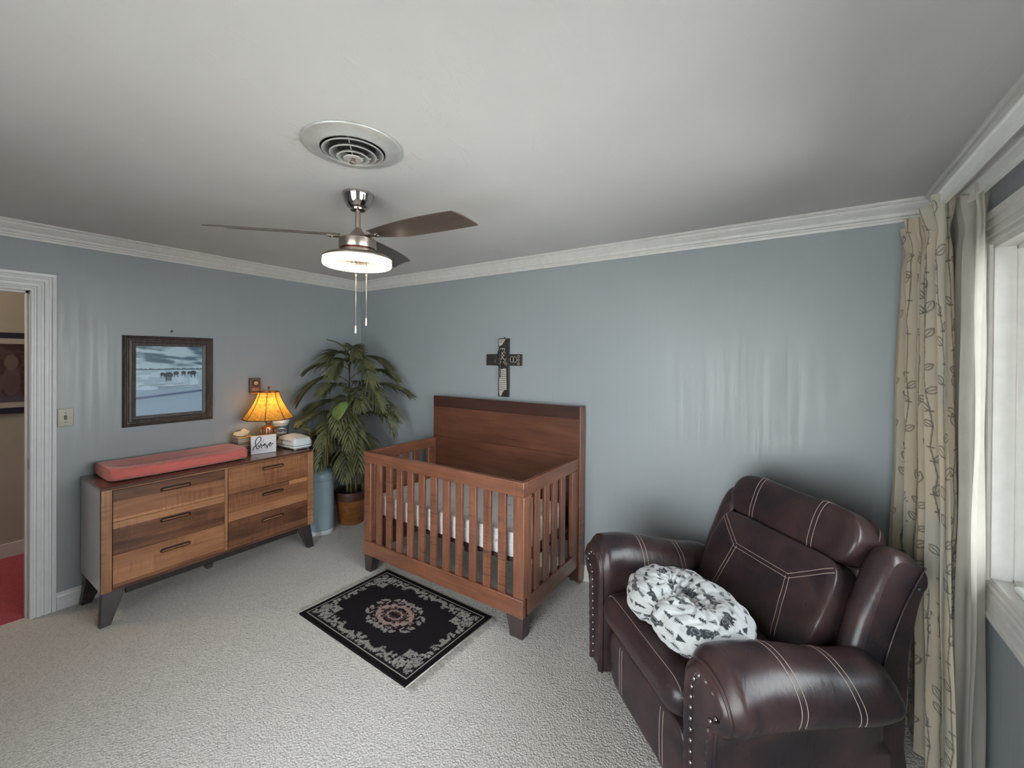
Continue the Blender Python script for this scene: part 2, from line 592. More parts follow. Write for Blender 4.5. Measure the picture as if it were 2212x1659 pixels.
# --- fluted casing profile: (distance from inner edge, projection)
KP = [(0, 0), (0, .010), (.006, .013), (.014, .013), (.018, .009), (.026, .009), (.030, .014), (.046, .015), (.050, .010), (.058, .010), (.062, .016),
      (.078, .017), (.082, .013), (.090, .013), (.094, .022), (.110, .024), (.113, .020), (.113, 0)]
def casing(name, poly, axis_n, base, sgn, m, label, parent=None, closed=False):
    """poly: inner edge as 2D points (y,z) on a wall of constant x; corners mitred outwards"""
    mb = MB()
    n = len(KP)
    N = len(poly)
    rings = []
    for i, p in enumerate(poly):
        p = Vector(p)
        a = Vector(poly[i - 1]) if (i > 0 or closed) else None
        b = Vector(poly[(i + 1) % N]) if (i < N - 1 or closed) else None
        def outn(d):
            d = d.normalized()
            return Vector((d.y, -d.x)) * sgn
        if a is not None and b is not None:
            n1, n2 = outn(p - a), outn(b - p)
            o = (n1 + n2) / (1 + n1.dot(n2))
        elif b is not None:
            o = outn(b - p)
        else:
            o = outn(p - a)
        rings.append([(base + axis_n * h, p.x + o.x * d, p.y + o.y * d) for d, h in KP])
    v = [q for r_ in rings for q in r_]
    f = []
    for i in range(N if closed else N - 1):
        j = (i + 1) % N
        for k in range(n - 1):
            f.append((i * n + k, i * n + k + 1, j * n + k + 1, j * n + k))
    if not closed:
        f.append(tuple(range(n)))
        f.append(tuple((N - 1) * n + k for k in range(n)))
    mb.add(v, f)
    return mb.obj(name, m, parent)

# doorway
dr = thing('door_1', 'open doorway with white fluted casing looking into the hall', 'doorway')
dr['kind'] = 'structure'
casing('door_casing', [(DY1, 0.001), (DY1, DZ), (DY0, DZ), (DY0, .001)], 1, .0006, 1, TRIMW, '', dr)
jb = MB().box(-.121, .004, DY1, DY1 + .011, 0.001, DZ + .011).box(-.121, .004, DY0 - .011, DY0, 0.001, DZ + .011).box(-.121, .004, DY0, DY1, DZ, DZ + .011)
jb.obj('door_jamb', TRIMW, dr)
st = MB().box(-.075, -.038, DY1 - .012, DY1, 0.001, DZ).box(-.075, -.038, DY0, DY0 + .012, 0.001, DZ).box(-.075, -.038, DY0, DY1, DZ - .012, DZ)
st.obj('door_stop', TRIMW, dr)
MB().box(-.030, -.002, DY1 - .0025, DY1, .93, .99).obj('strike_plate', NAILD, dr)

# hall
HX = -1.34
struct('floor_hall', MB().box(HX - .1, -.05, -4.4, .4, -.1, 0.004), REDCARPET, 'dark red carpet in the hall beyond the doorway', 'floor')
struct('wall_hall', MB().box(HX - .1, HX, -4.4, .4, 0, H), HALLW, 'tan hall wall seen through the doorway', 'wall')
struct('wall_hall_left', MB().box(HX, -.12, -4.5, -4.4, 0, H), HALLW, 'tan hall end wall out of sight to the left', 'wall')
struct('wall_hall_right', MB().box(HX, -.12, .4, .5, 0, H), HALLW, 'tan hall end wall out of sight to the right', 'wall')
struct('ceiling_hall', MB().box(HX - .1, -.12, -4.4, .4, H, H + .1), HALLW, 'tan hall ceiling beyond the doorway', 'ceiling')
mbh = MB().box(HX, HX + .015, -4.4, .4, 0, .115)
struct('baseboard_hall', mbh, TRIM, 'pale baseboard along the hall wall', 'baseboard', bevel=.004)

# windows
def window(nm, label, axis, a0, a1, z0, z1, base, sgn, mull):
    t = thing(nm, label, 'window')
    t['kind'] = 'structure'
    def B(mb, u0, u1, d0, d1, w0, w1):
        d0, d1 = sorted((base + sgn * d0, base + sgn * d1))
        if axis == 'x':
            mb.box(d0, d1, u0, u1, w0, w1)
        else:
            mb.box(u0, u1, d0, d1, w0, w1)
        return mb
    rv = MB()
    th = .015
    for q in ((a0, a0 + th, z0, z1), (a1 - th, a1, z0, z1), (a0 + th, a1 - th, z0, z0 + th), (a0 + th, a1 - th, z1 - th, z1)):
        B(rv, q[0], q[1], -.001, .139, q[2], q[3])
    rv.obj('window_frame', TRIM, t)
    stp = MB()
    for q in ((a0 + th, a0 + th + .012, z0 + th, z1 - th), (a1 - th - .012, a1 - th, z0 + th, z1 - th), (a0 + th, a1 - th, z0 + th, z0 + th + .012), (a0 + th, a1 - th, z1 - th - .012, z1 - th)):
        B(stp, q[0], q[1], .052, .084, q[2], q[3])
    stp.obj('window_stop', TRIM, t, .002)
    n = mull
    wseg = (a1 - a0 - 2 * th) / n
    for k in range(n):
        u0 = a0 + th + k * wseg
        u1 = u0 + wseg
        sb = MB()
        s_ = .045
        B(sb, u0 + .002, u0 + s_, .085, .125, z0 + th, z1 - th)
        B(sb, u1 - s_, u1 - .002, .085, .125, z0 + th, z1 - th)
        B(sb, u0 + s_, u1 - s_, .085, .125, z0 + th, z0 + th + s_)
        B(sb, u0 + s_, u1 - s_, .085, .125, z1 - th - s_, z1 - th)
        sh = sb.obj('sash', WHITEM, t, .003)
        gp = MB()
        B(gp, u0 + s_ - .004, u1 - s_ + .004, .103, .107, z0 + th + s_ - .004, z1 - th - s_ + .004)
        gp.obj('pane', GLASS, sh)
    return t
w1 = window('window_1', 'big white framed window beside the curtains', 'x', WY0, WY1, WZ0, WZ1, XR, 1, 2)
casing('window_casing', [(WY1 - .001, WZ0 + .001), (WY1 - .001, WZ1 - .001), (WY0 + .001, WZ1 - .001), (WY0 + .001, WZ0 + .001)], -1, XR - .0006, 1, TRIM, '', w1, closed=True)
ck = MB().box(XR + .03, XR + .075, -.83, -.75, WZ0 + .016, WZ0 + .034)
cko = ck.obj('window_crank', WHITEM, w1, .006)
MB().tube([(XR + .05, -.80, WZ0 + .034), (XR + .045, -.86, WZ0 + .045), (XR + .03, -.93, WZ0 + .040)], .007, 8).obj('crank_arm', DARKP, cko)
window('window_added', 'unseen white framed window added behind the camera to supply daylight', 'y', BX0, BX1, BZ0, BZ1, YR, -1, 3)  # invented wide glazing, out of view, brings daylight into the room

# unseen outside ground, made pale to bounce light up to the ceiling
struct('ground', MB().box(-14, 34, -34, 20, -.62, -.52), plain('pale_bounce_ground', (.55, .54, .52), .9, .08, 3), 'unseen ground outside the windows, made pale to bounce daylight indoors', 'bounce ground')

# ------------------------------------------------------------------ dresser
def rrect(x0, x1, z0, z1, r, n=5):
    pts = []
    for cx, cz, a0 in ((x1 - r, z1 - r, 0), (x0 + r, z1 - r, 90), (x0 + r, z0 + r, 180), (x1 - r, z0 + r, 270)):
        for k in range(n + 1):
            a = R(a0 + 90 * k / n)
            pts.append((cx + r * math.cos(a), cz + r * math.sin(a)))
    return pts

d = thing('dresser', 'low six-drawer dresser of mixed brown wood boards on dark splayed legs', 'dresser', (0.02, -1.4955, 0))
L2 = .6675
X1 = .467
mb = MB().box(.001, X1 - .004, -L2, -L2 + .022, .205, .822)
mb.obj('side_panel', SIDEP, d, .002, label='grey brown smooth left side panel')
MB().box(.001, X1 - .004, L2 - .022, L2, .205, .822).obj('side_panel', SIDEP, d, .002)
MB().box(.001, X1 + .003, -L2 - .003, L2 + .003, .8225, .839).obj('top_panel', WOOD_DTOP, d, .003)
MB().box(.001, .012, -L2 + .023, L2 - .023, .206, .822).obj('back_panel', SIDEP, d)
MB().box(.012, X1 - .006, -L2 + .023, L2 - .023, .2, .214).obj('bottom_panel', WOOD_DY, d)
for s in (-1, 1):
    y0, y1 = sorted((s * L2, s * (L2 - .050)))
    MB().box(X1 - .022, X1, y0, y1, .201, .822).obj('front_post', WOOD_DPOST, d, .002)
MB().box(X1 - .022, X1 - .002, -.010, .010, .215, .812).obj('centre_divider', WOOD_DPOST, d, .002)
MB().box(X1 - .022, X1 - .001, -L2 + .051, L2 - .051, .8125, .8218).obj('top_rail', WOOD_DY, d, .001)
MB().box(X1 - .022, X1 - .001, -L2 + .051, L2 - .051, .201, .214).obj('bottom_rail', WOOD_DY, d, .001)
for (ya, yb, hy) in ((-L2 + .0535, -.0125, -.302), (.0125, L2 - .0535, .331)):
    for (za, zb, hz) in ((.620, .8105, .760), (.4185, .617, .558), (.2165, .4155, .357)):
        dw = MB()
        # drawer front with a rounded slot cut for the pull: frame of quads round the slot
        hw, hh = .085, .0135
        slot = [(y + hy, z + hz) for y, z in rrect(-hw, hw, -hh, hh, hh * .95, 4)]
        outer = []
        for g_, (sy2, sz2) in enumerate(((1, 1), (-1, 1), (-1, -1), (1, -1))):
            yc, zc = (yb if sy2 > 0 else ya), (zb if sz2 > 0 else za)
            for k in range(5):
                first_ = k < 2
                fr_ = (2 - k) / 2 if first_ else (k - 2) / 2
                on_side = first_ if g_ % 2 == 0 else not first_       # moving along the vertical edge
                if on_side:
                    outer.append((yc, zc + (hz + sz2 * hh * .2 - zc) * fr_ * .9))
                else:
                    outer.append((yc + (hy + sy2 * hw * .9 - yc) * fr_ * .9, zc))
        n = len(slot)
        v = [(X1 - .001, y, z) for y, z in outer] + [(X1 - .001, y, z) for y, z in slot] + [(X1 - .019, y, z) for y, z in slot] + [(X1 - .021, y, z) for y, z in outer]
        f = []
        for k in range(n):
            j = (k + 1) % n
            f += [(k, j, n + j, n + k), (n + k, n + j, 2 * n + j, 2 * n + k), (3 * n + k, 3 * n + j, j, k)]
        f.append(tuple(2 * n + k for k in range(n)))
        dw.add(v, f)
        dr_ = dw.obj('drawer', WOOD_DY, d)
        hd = MB()
        hd.prism([(y + hy, z + hz - .001) for y, z in rrect(-hw + .001, hw - .001, -hh + .001, hh - .0005, hh * .9, 4)], X1 - .0185, X1 - .0155, 'x')
        h_ = hd.obj('handle_recess', SLOT, dr_)
        MB().box(X1 - .015, X1 + .004, hy - hw + .012, hy + hw - .012, hz - .007, hz + .002).obj('handle', WOOD_DY, dr_, .002)
for s in (-1, 1):
    for (xt, xb) in ((X1 - .055, X1 - .020), (.060, .030)):
        dep = .05
        top = [(xt - dep / 2, s * (L2 - .125), .205), (xt + dep / 2, s * (L2 - .125), .205), (xt + dep / 2, s * (L2 - .012), .205), (xt - dep / 2, s * (L2 - .012), .205)]
        bot = [(xb - .022, s * (L2 - .045), .001), (xb + .022, s * (L2 - .045), .001), (xb + .022, s * (L2 + .008), .001), (xb - .022, s * (L2 + .008), .001)]
        MB().hexa(bot, top).obj('leg', DARKWOOD, d, .004)
MB().box(X1 - .060, X1 - .036, -L2 + .12, L2 - .12, .148, .2005).obj('apron', DARKWOOD, d, .003)
MB().box(.05, .074, -L2 + .12, L2 - .12, .148, .2005).obj('apron', DARKWOOD, d, .003)
MB().hexa([(X1 - .075, -.112, .118), (X1 - .03, -.112, .118), (X1 - .03, -.075, .118), (X1 - .075, -.075, .118)],
          [(X1 - .085, -.118, .1475), (X1 - .025, -.118, .1475), (X1 - .025, -.07, .1475), (X1 - .085, -.07, .1475)]).obj('centre_foot', DARKWOOD, d, .003)

ZD = .8395
# changing pad
def fabric(name, c, var=.1):
    t = NT(name)
    co = t.coord()
    a = t.noise(co, 420, 2, .6)
    b = t.noise(co, 5, 3, .5)
    wr_ = t.noise(t.coord(scale=(3, 14, 7)), 2.5, 4, .6, 1.0)
    col = t.ramp(t.math('ADD', t.math('MULTIPLY', a, .6), t.math('MULTIPLY', b, .4)), [(.3, g3(c, 1 - var)), (.7, g3(c, 1 + var))])
    return t.done(col, .88, t.bump(t.math('ADD', t.math('MULTIPLY', a, .2), wr_), .45, .008), Sheen_Weight=.4, Specular_IOR_Level=.2)
PINK = fabric('coral_pink_fabric', (.56, .135, .115))
def pad():
    nu, nv = 120, 72
    P = np.zeros((nv, nu, 3))
    hw, hl, t_ = .190, .395, .088
    for j in range(nv):
        a = -PI + 2 * PI * j / nv
        for i in range(nu):
            b = -PI / 2 + PI * i / (nu - 1)
            cl = math.copysign(abs(math.cos(b)) ** .16, 1)
            y = hl * math.sin(b)
            yy = math.copysign(1 - (1 - abs(y / hl)) ** 1.6, y) * hl
            ca = math.copysign(abs(math.cos(a)) ** .35, math.cos(a))
            sa = math.copysign(abs(math.sin(a)) ** .55, math.sin(a))
            x = hw * ca * (cl ** .6)
            z = t_ / 2 + t_ / 2 * sa * cl
            if sa > 0:
                dip = .030 * math.exp(-((x / (hw * .55)) ** 2) * 1.2) * sa * (1 - abs(yy / hl) ** 6)
                z -= dip
                z += .008 * (abs(yy) / hl) ** 4 * sa
            nn = noise.noise(Vector((x * 6, yy * 5, z * 9))) * .004 + noise.noise(Vector((x * 20, yy * 26, z * 8))) * .0022
            # gathered wrinkles along the front face
            nn += .0016 * math.sin(yy * 95 + 6 * math.sin(z * 40)) * (1 if abs(ca) > .8 else .15)
            P[j, i] = (x + nn * ca, yy, max(0.0006, z + nn * .5))
    return P
cp = grid_obj('changing_pad', pad(), PINK, None, closev=True)
cp.location = (.235, -1.712, ZD)
tag(cp, 'coral pink fabric covered changing pad on the dresser top', 'changing pad')

# tissue box
tb = thing('tissue_box', 'tissue box with brown striped sides and a tissue sticking out', 'tissue box', (.132, -1.236, ZD))
def m_stripes(name):
    t = NT(name)
    co = t.coord()
    wv = t.noise(t.coord(scale=(.8, .8, 22)), 1.6, 3, .6, .4)
    col = t.ramp(wv, [(.36, (.07, .045, .035)), (.48, (.20, .12, .085)), (.56, (.40, .33, .27)), (.66, (.16, .085, .06))])
    return t.done(col, .45)
sl = m_stripes('striped_card')
MB().box(-.057, .057, -.057, .057, 0.0005, .128).obj('box', sl, tb, .002)
topm = plain('gold_card', (.62, .43, .20), .5)
MB().box(-.0572, .0572, -.0572, .0572, .1285, .132).obj('lid', topm, tb, .001)
MB().lathe([(.030, 0), (.030, .0012)], 20, (0, 0, .1323)).obj('opening', DARKP, tb)
P = np.zeros((18, 28, 3))
for j in range(18):
    for i in range(28):
        a = 2 * PI * i / 28
        h = j / 17
        r = .010 + .030 * h ** .7 + .008 * math.sin(3 * a + 1) * h + .004 * math.sin(7 * a) * h
        P[j, i] = (r * math.cos(a) * .65, r * math.sin(a) * 1.5, .132 + .040 * h + .012 * math.sin(2 * a + 2) * h + .006 * math.sin(5 * a) * h)
TISSUE = plain('tissue_paper', (.80, .66, .42), .8)
to = grid_obj('tissue', P, TISSUE, tb, closeu=True)
sm = to.modifiers.new('s', 'SOLIDIFY')
sm.thickness = .001

# lamp
lp = thing('table_lamp', 'lit table lamp with amber panelled bell shade and bronze urn base', 'lamp', (.225, -1.075, ZD))
def m_bronze():
    t = NT('bronze_lamp_base')
    n = t.noise(t.coord(scale=(1, 1, .5)), 22, 4, .6, .8)
    col = t.ramp(n, [(.35, (.10, .035, .015)), (.6, (.30, .115, .04)), (.75, (.45, .24, .09))])
    return t.done(col, .28, t.bump(n, .15, .003), Metallic=.25, Coat_Weight=.5)
BRZ = m_bronze()
prof = [(.052, 0), (.054, .008), (.048, .018), (.030, .024), (.024, .036), (.036, .052), (.052, .075), (.064, .110), (.0695, .145), (.0705, .176), (.068, .196),
        (.056, .204), (.040, .209), (.026, .216), (.020, .224), (.024, .232), (.033, .238), (.033, .246), (.022, .252), (.018, .262), (.027, .278), (.028, .283), (.016, .286)]
lb = MB().lathe([(max(r * .84, .001), z) for r, z in prof], 48)
lb.obj('lamp_base', BRZ, lp, smooth=True)
# gadroons on the urn
gd = MB()
for k in range(12):
    a = 2 * PI * k / 12
    pth = [(r * .83 * math.cos(a), r * .83 * math.sin(a), z) for r, z in ((.036, .052), (.052, .075), (.064, .110), (.0695, .145), (.0705, .176), (.066, .19))]
    gd.tube(catmull(pth, 4), .0055, 6, taper=lambda u: .35 + .65 * math.sin(PI * min(1, u * 1.0)))
gd.obj('gadroon_ribs', BRZ, lp, smooth='all')
MB().lathe([(.0055, .286), (.0055, .53)], 10).obj('lamp_stem', BRZ, lp)
def m_shade():
    t = NT('amber_shade')
    co = t.coord()
    n = t.noise(co, 26, 5, .65, 2.2)
    sp = t.node('SeparateXYZ')
    t.l.new(co, sp.inputs[0])
    col = t.ramp(n, [(.35, (.55, .27, .06)), (.6, (.86, .55, .13)), (.75, (.95, .70, .25))])
    dfz = t.node('BsdfDiffuse')
    t.put(dfz.inputs[0], col)
    trl = t.node('BsdfTranslucent')
    t.put(trl.inputs[0], col)
    mx = t.node('MixShader')
    mx.inputs[0].default_value = .62
    t.l.new(dfz.outputs[0], mx.inputs[1])
    t.l.new(trl.outputs[0], mx.inputs[2])
    t.l.new(mx.outputs[0], t.out.inputs['Surface'])
    return t.m
SH = m_shade()
SHT = plain('shade_trim', (.09, .03, .018), .6)
def shade_pt(a, v):
    """v 0 bottom..1 top; bell profile with eight softly flat panels"""
    r = .078 + (.192 - .078) * (1 - v) ** 1.45
    z = .272 + .225 * v
    k = (a + PI / 8 + .2) % (PI / 4) - PI / 8
    fl = math.cos(PI / 8) / math.cos(k)
    fl = 1 - .75 * (1 - fl) / 1
    return (r * fl * math.cos(a), r * fl * math.sin(a), z)
P = np.array([[shade_pt(2 * PI * i / 96, j / 24) for i in range(96)] for j in range(25)])
so = grid_obj('lamp_shade', P, SH, lp, closeu=True)
tr_ = MB()
for k in range(8):
    a = k * PI / 4 + PI / 8 - .2
    tr_.tube([Vector(shade_pt(a, j / 14)) * 1.0 + Vector((math.cos(a) * .001, math.sin(a) * .001, 0)) for j in range(15)], .0026, 6)
for v_ in (0, 1):
    tr_.tube([shade_pt(2 * PI * i / 96, v_) for i in range(96)], .0038, 6, closed=True)
tr_.obj('shade_trim', SHT, so, smooth='all')
spd = MB()
for k in range(3):
    a = 2 * PI * k / 3
    spd.tube([(0, 0, .500), (.077 * math.cos(a), .077 * math.sin(a), .496)], .0018, 6)
spd.lathe([(.008, .494), (.008, .506)], 12)
spd.obj('spider', BRZ, so)
MB().lathe([(.004, .506), (.010, .512), (.006, .519), (.012, .530), (.008, .541), (.001, .545)], 16).obj('finial', BRZ, lp, smooth=True)
bl = MB().lathe([(.012, .31), (.014, .33), (.026, .37), (.030, .40), (.022, .425), (.001, .435)], 20)
bl.obj('bulb', m_emit('lamp_bulb', (1.0, .62, .26), 15.0), lp, smooth='all')

# wall art text sign
sg = thing('sign', 'small white block sign with black handwritten lettering reading be brave', 'sign', (.304, -1.150, ZD), math.atan2(.177, .046))
SGW = plain('sign_white', (.66, .64, .68), .6, .03)
MB().box(-.091, .091, 0, .026, .0005, .144).obj('block', SGW, sg, .0015)
CREAM = plain('sign_edge', (.72, .60, .42), .6)
MB().box(-.0912, .0912, .0003, .0258, .1442, .1475).obj('top_edge', CREAM, sg, .0008)
INK = plain('black_ink', (.02, .02, .025), .5)
def strokes(name, mat_, parent, paths, r, y=-.0008, taper=None):
    mb_ = MB()
    for pth in paths:
        pts = catmull([(x, y, z) for x, z in pth], 6)
        # flat ribbon
        for a, b in zip(pts, pts[1:]):
            pass
        mb_.tube(pts, r, 6, taper=taper)
    v = [(p[0], y + (p[1] - y) * .35, p[2]) for p in mb_.v]
    mb_.v = v
    return mb_.obj(name, mat_, parent, smooth='all')
# handwritten "brave" (x right, z up) in metres
def sgp(pts):
    out = []
    for px, py in pts:
        yb = 1440 - (px - 215) * .128
        out.append(((px - 1037) * .0001106, (yb - py) * .0001427))
    return out
B_ = [sgp(q_) for q_ in (
    [(335, 1200), (350, 1100), (400, 1010), (480, 950), (570, 870), (700, 750), (800, 640), (850, 540), (835, 450), (760, 410), (640, 455), (545, 580), (500, 710), (512, 850), (550, 980), (595, 1095), (680, 1070), (780, 970), (830, 860), (850, 790)],
    [(650, 965), (695, 905), (745, 950)], [(795, 765), (860, 830), (900, 930), (885, 1045)],
    [(1135, 765), (1060, 800), (985, 880), (1005, 912), (1085, 820), (1125, 770), (1125, 900), (1105, 990)],
    [(1200, 820), (1225, 920), (1260, 1025), (1305, 860), (1370, 765)],
    [(1400, 800), (1480, 770), (1495, 695), (1440, 715), (1400, 830), (1432, 920), (1500, 860), (1590, 765), (1690, 742)])]
strokes('lettering', INK, sg, B_, .0032)
GINK = plain('grey_ink', (.25, .25, .28), .6)
be = [sgp(q_) for q_ in ([(925, 560), (900, 640), (890, 720), (950, 700), (940, 640), (895, 660)], [(970, 690), (1020, 660), (1000, 600), (960, 640), (970, 720), (1030, 715)], [(980, 560), (1070, 535)])]
strokes('small_lettering', GINK, sg, be, .0010)
rnd = random.Random(3)
sml = []
for row, (xa, xb, z) in enumerate(((-.032, .062, .036), (-.034, .020, .024))):
    x = xa
    while x < xb:
        hgt = rnd.choice((.004, .006, .0075))
        sml.append([(x, z), (x + .001, z + hgt), (x + .003, z + hgt * .4), (x + .004, z)])
        x += rnd.choice((.0055, .0065, .0085))
strokes('small_print', GINK, sg, sml, .0006)

# wipes tub with a label
cn = thing('wipes_tub', 'round white lidded tub with grey label standing behind the lamp', 'tub', (.078, -.895, ZD))
MB().lathe([(.058, .0005), (.062, .006), (.062, .190), (.058, .196)], 40).obj('tub_body', GREYP, cn, smooth=True)
lid_ = MB().lathe([(.063, .1965), (.066, .200), (.067, .232), (.063, .238), (.030, .240), (.0012, .240)], 40)
lid_.obj('lid', WHITEP, cn, smooth=True)
def arc_patch(r, a0, a1, z0, z1, n=16, oval=False):
    mb_ = MB()
    if oval:
        v = [(r * math.cos((a0 + a1) / 2), r * math.sin((a0 + a1) / 2), (z0 + z1) / 2)]
        for k in range(28):
            t_ = 2 * PI * k / 28
            a = (a0 + a1) / 2 + (a1 - a0) / 2 * math.cos(t_)
            v.append((r * math.cos(a), r * math.sin(a), (z0 + z1) / 2 + (z1 - z0) / 2 * math.sin(t_)))
        return mb_.add(v, [(0, k + 1, (k + 1) % 28 + 1) for k in range(28)])
    P_ = [[(r * math.cos(a0 + (a1 - a0) * i / n), r * math.sin(a0 + (a1 - a0) * i / n), z) for i in range(n + 1)] for z in (z0, z1)]
    return mb_.grid(P_)
ca_ = math.atan2(-2.88 + .895, 3.91 - .078)
arc_patch(.0624, ca_ - 1.3, ca_ + 1.3, .050, .178, 30).obj('label', plain('dark_label', (.10, .13, .15), .4), cn, smooth='all')
arc_patch(.0628, ca_ - .60, ca_ + .82, .075, .160, oval=True).obj('label_oval', plain('white_label', (.75, .77, .78), .4), cn, smooth='all')
arc_patch(.0631, ca_ - .52, ca_ + .74, .082, .153, oval=True).obj('label_oval', plain('dark_label_inner', (.07, .09, .11), .4), cn, smooth='all')
def text_on_cyl(txt, r, ac, z, size, m, parent, name='lettering', depth=.0006):
    c = bpy.data.curves.new(name, 'FONT')
    c.body = txt
    c.size = size
    c.extrude = depth
    c.align_x = 'CENTER'
    c.align_y = 'CENTER'
    c.offset = size * .02
    tmp = bpy.data.objects.new('tmp', c)
    link(tmp)
    dg = bpy.context.evaluated_depsgraph_get()
    me = bpy.data.meshes.new_from_object(tmp.evaluated_get(dg))
    bpy.data.objects.remove(tmp)
    for vtx in me.vertices:
        x, y, zz = vtx.co
        if r:
            a = ac + x / r
            vtx.co = ((r + zz) * math.cos(a), (r + zz) * math.sin(a), z + y)
        else:
            vtx.co = (x, -zz, z + y)
    me.name = name
    me.materials.clear()
    me.materials.append(m)
    o = bpy.data.objects.new(name, me)
    link(o, parent)
    return o
text_on_cyl('DumKor', .0634, ca_ + .10, .118, .0215, WHITEP, cn)

# wipe warmer
ww = thing('wipe_warmer', 'white plastic wipe warmer with domed lid at the dresser end', 'wipe warmer', (.29, -.885, ZD), R(2))
def rbox_mesh(hx, hy, z0, z1, r, top_in=0.0, dome=0.0, n=10, bot_in=0.0):
    """rounded-corner box with optional draft and domed top"""
    base = rrect(-hx, hx, -hy, hy, r, 6)
    v = []
    m_ = len(base)
    rings = [(bot_in + .004, z0), (bot_in, z0 + .004), (top_in * .5, (z0 + z1) / 2), (top_in, z1 - .004), (top_in + .003, z1)]
    K = 7
    for k in range(1, K + 1):
        u = k / K
        rings.append((('s', 1 - u), z1 + dome * math.sin(u * PI / 2)))
    for a, z in rings:
        for (x, y) in base:
            if isinstance(a, tuple):
                s_ = max(a[1], .001)
                v.append((x * s_ * (1 - (top_in + .003) / hx), y * s_ * (1 - (top_in + .003) / hy), z))
            else:
                v.append((x * (1 - a / hx), y * (1 - a / hy), z))
    f = [tuple(range(m_))[::-1]]
    for j in range(len(rings) - 1):
        for i in range(m_):
            f.append((j * m_ + i, j * m_ + (i + 1) % m_, (j + 1) * m_ + (i + 1) % m_, (j + 1) * m_ + i))
    return MB().add(v, f)
rbox_mesh(.140, .088, .0085, .034, .028, 0, 0, bot_in=.010).obj('tub', WHITEP, ww, smooth=True)
rbox_mesh(.141, .089, .037, .094, .028, .014, .030).obj('lid', WHITEP, ww, smooth=True)
rbox_mesh(.136, .084, .0335, .0375, .028).obj('seam', DARKP, ww)
MB().prism([(-.095, .070), (.095, .070), (.085, .080), (-.085, .080)], -.0885, -.083).obj('lid_lip', GREYP, ww, .003)
lbt = MB().lathe([(.009, 0), (.009, .004), (.006, .006)], 16).obj('latch_button', WHITEM, ww)
lbt.location = (-.02, -.0875, .055)
lbt.rotation_euler = (R(90), 0, 0)
MB().lathe([(.010, 0), (.009, .002)], 16, (-.03, .01, .1235)).obj('vent_slot', DARKP, ww)
for x in (-.10, .10):
    for y in (-.055, .055):
        MB().lathe([(.010, .0005), (.011, .010)], 12, (x, y, 0)).obj('foot', GREYP, ww)

# ------------------------------------------------------------------ diaper pail
dp = thing('diaper_pail', 'pale blue grey oval plastic pail with rounded lid beside the dresser', 'pail', (.225, -.610, 0))
PAIL = plain('pale_blue_plastic', (.34, .43, .49), .32, .03)
def oval_lathe(prof, kx, ky, n=48):
    mb_ = MB().lathe(prof, n)
    mb_.v = [(x * kx, y * ky, z) for x, y, z in mb_.v]
    return mb_
oval_lathe([(.135, .0006), (.140, .010), (.140, .034), (.136, .040)], 1, .9).obj('pail_foot', WHITEP, dp, smooth=True)
oval_lathe([(.134, .041), (.137, .05), (.134, .42), (.131, .492)], 1, .9).obj('pail_body', PAIL, dp, smooth=True)
oval_lathe([(.134, .495), (.136, .505), (.132, .545), (.112, .580), (.070, .598), (.001, .604)], 1, .9).obj('lid', PAIL, dp, smooth=True)
MB().box(-.03, .05, -.045, -.005, .598, .6045).obj('lid_handle', PAIL, dp, .003)

# ------------------------------------------------------------------ wall things (left)
fr = thing('framed_picture', 'dark framed print of cattle on a snowy road on the left wall', 'picture', (0.0012, -1.681, 1.452))
def m_frame():
    t = NT('weathered_dark_frame')
    co = t.coord()
    a = t.noise(t.coord(scale=(20, 20, 5)), 3, 4, .65, .5)
    col = t.ramp(a, [(.35, (.035, .025, .022)), (.6, (.075, .055, .046)), (.78, (.13, .10, .085))])
    return t.done(col, .45, t.bump(a, .3, .003))
FRM = m_frame()
FP = [(-.073, 0), (-.073, .012), (-.064, .024), (-.058, .026), (-.050, .018), (-.046, .018), (-.040, .024), (-.028, .026), (-.024, .020), (-.022, .012), (-.003, .008), (0, .006), (0, 0)]
def frame_loop(prof, hw, hh, mt, parent, name):
    mb_ = MB()
    n_ = len(prof)
    v = []
    for cy, cz in ((hw, hh), (-hw, hh), (-hw, -hh), (hw, -hh)):
        sy_, sz_ = (1 if cy > 0 else -1), (1 if cz > 0 else -1)
        for d_, h in prof:
            v.append((h, cy + sy_ * (-d_), cz + sz_ * (-d_)))
    f = []
    for k in range(4):
        a, b = k * n_, ((k + 1) % 4) * n_
        for i in range(n_ - 1):
            f.append((a + i, a + i + 1, b + i + 1, b + i))
    mb_.add(v, f)
    return mb_.obj(name, mt, parent)
frame_loop(FP, .202, .252, FRM, fr, 'frame')
MB().box(0, .004, -.265, .265, -.32, .32).obj('backing', FRM, fr)
# the print, painted into vertex colours
def smooth(e0, e1, x):
    t = np.clip((x - e0) / (e1 - e0), 0, 1)
    return t * t * (3 - 2 * t)
def vnoise(X, Y, seed=0, octs=4):
    rs = np.random.RandomState(seed)
    out = np.zeros_like(X)
    amp = .5
    for o in range(octs):
        g = rs.rand(64, 64)
        x = (X * 2 ** o) % 63
        y = (Y * 2 ** o) % 63
        xi, yi = x.astype(int), y.astype(int)
        fx, fy = x - xi, y - yi
        fx, fy = fx * fx * (3 - 2 * fx), fy * fy * (3 - 2 * fy)
        a, b, c, e = g[yi % 64, xi % 64], g[yi % 64, (xi + 1) % 64], g[(yi + 1) % 64, xi % 64], g[(yi + 1) % 64, (xi + 1) % 64]
        out += amp * ((a * (1 - fx) + b * fx) * (1 - fy) + (c * (1 - fx) + e * fx) * fy)
        amp *= .5
    return out
def lerpc(c, mask, col):
    return c * (1 - mask[..., None]) + np.array(col) * mask[..., None]
nx_, nz_ = 230, 280
U, V = np.meshgrid(np.linspace(0, 1, nx_), np.linspace(0, 1, nz_))
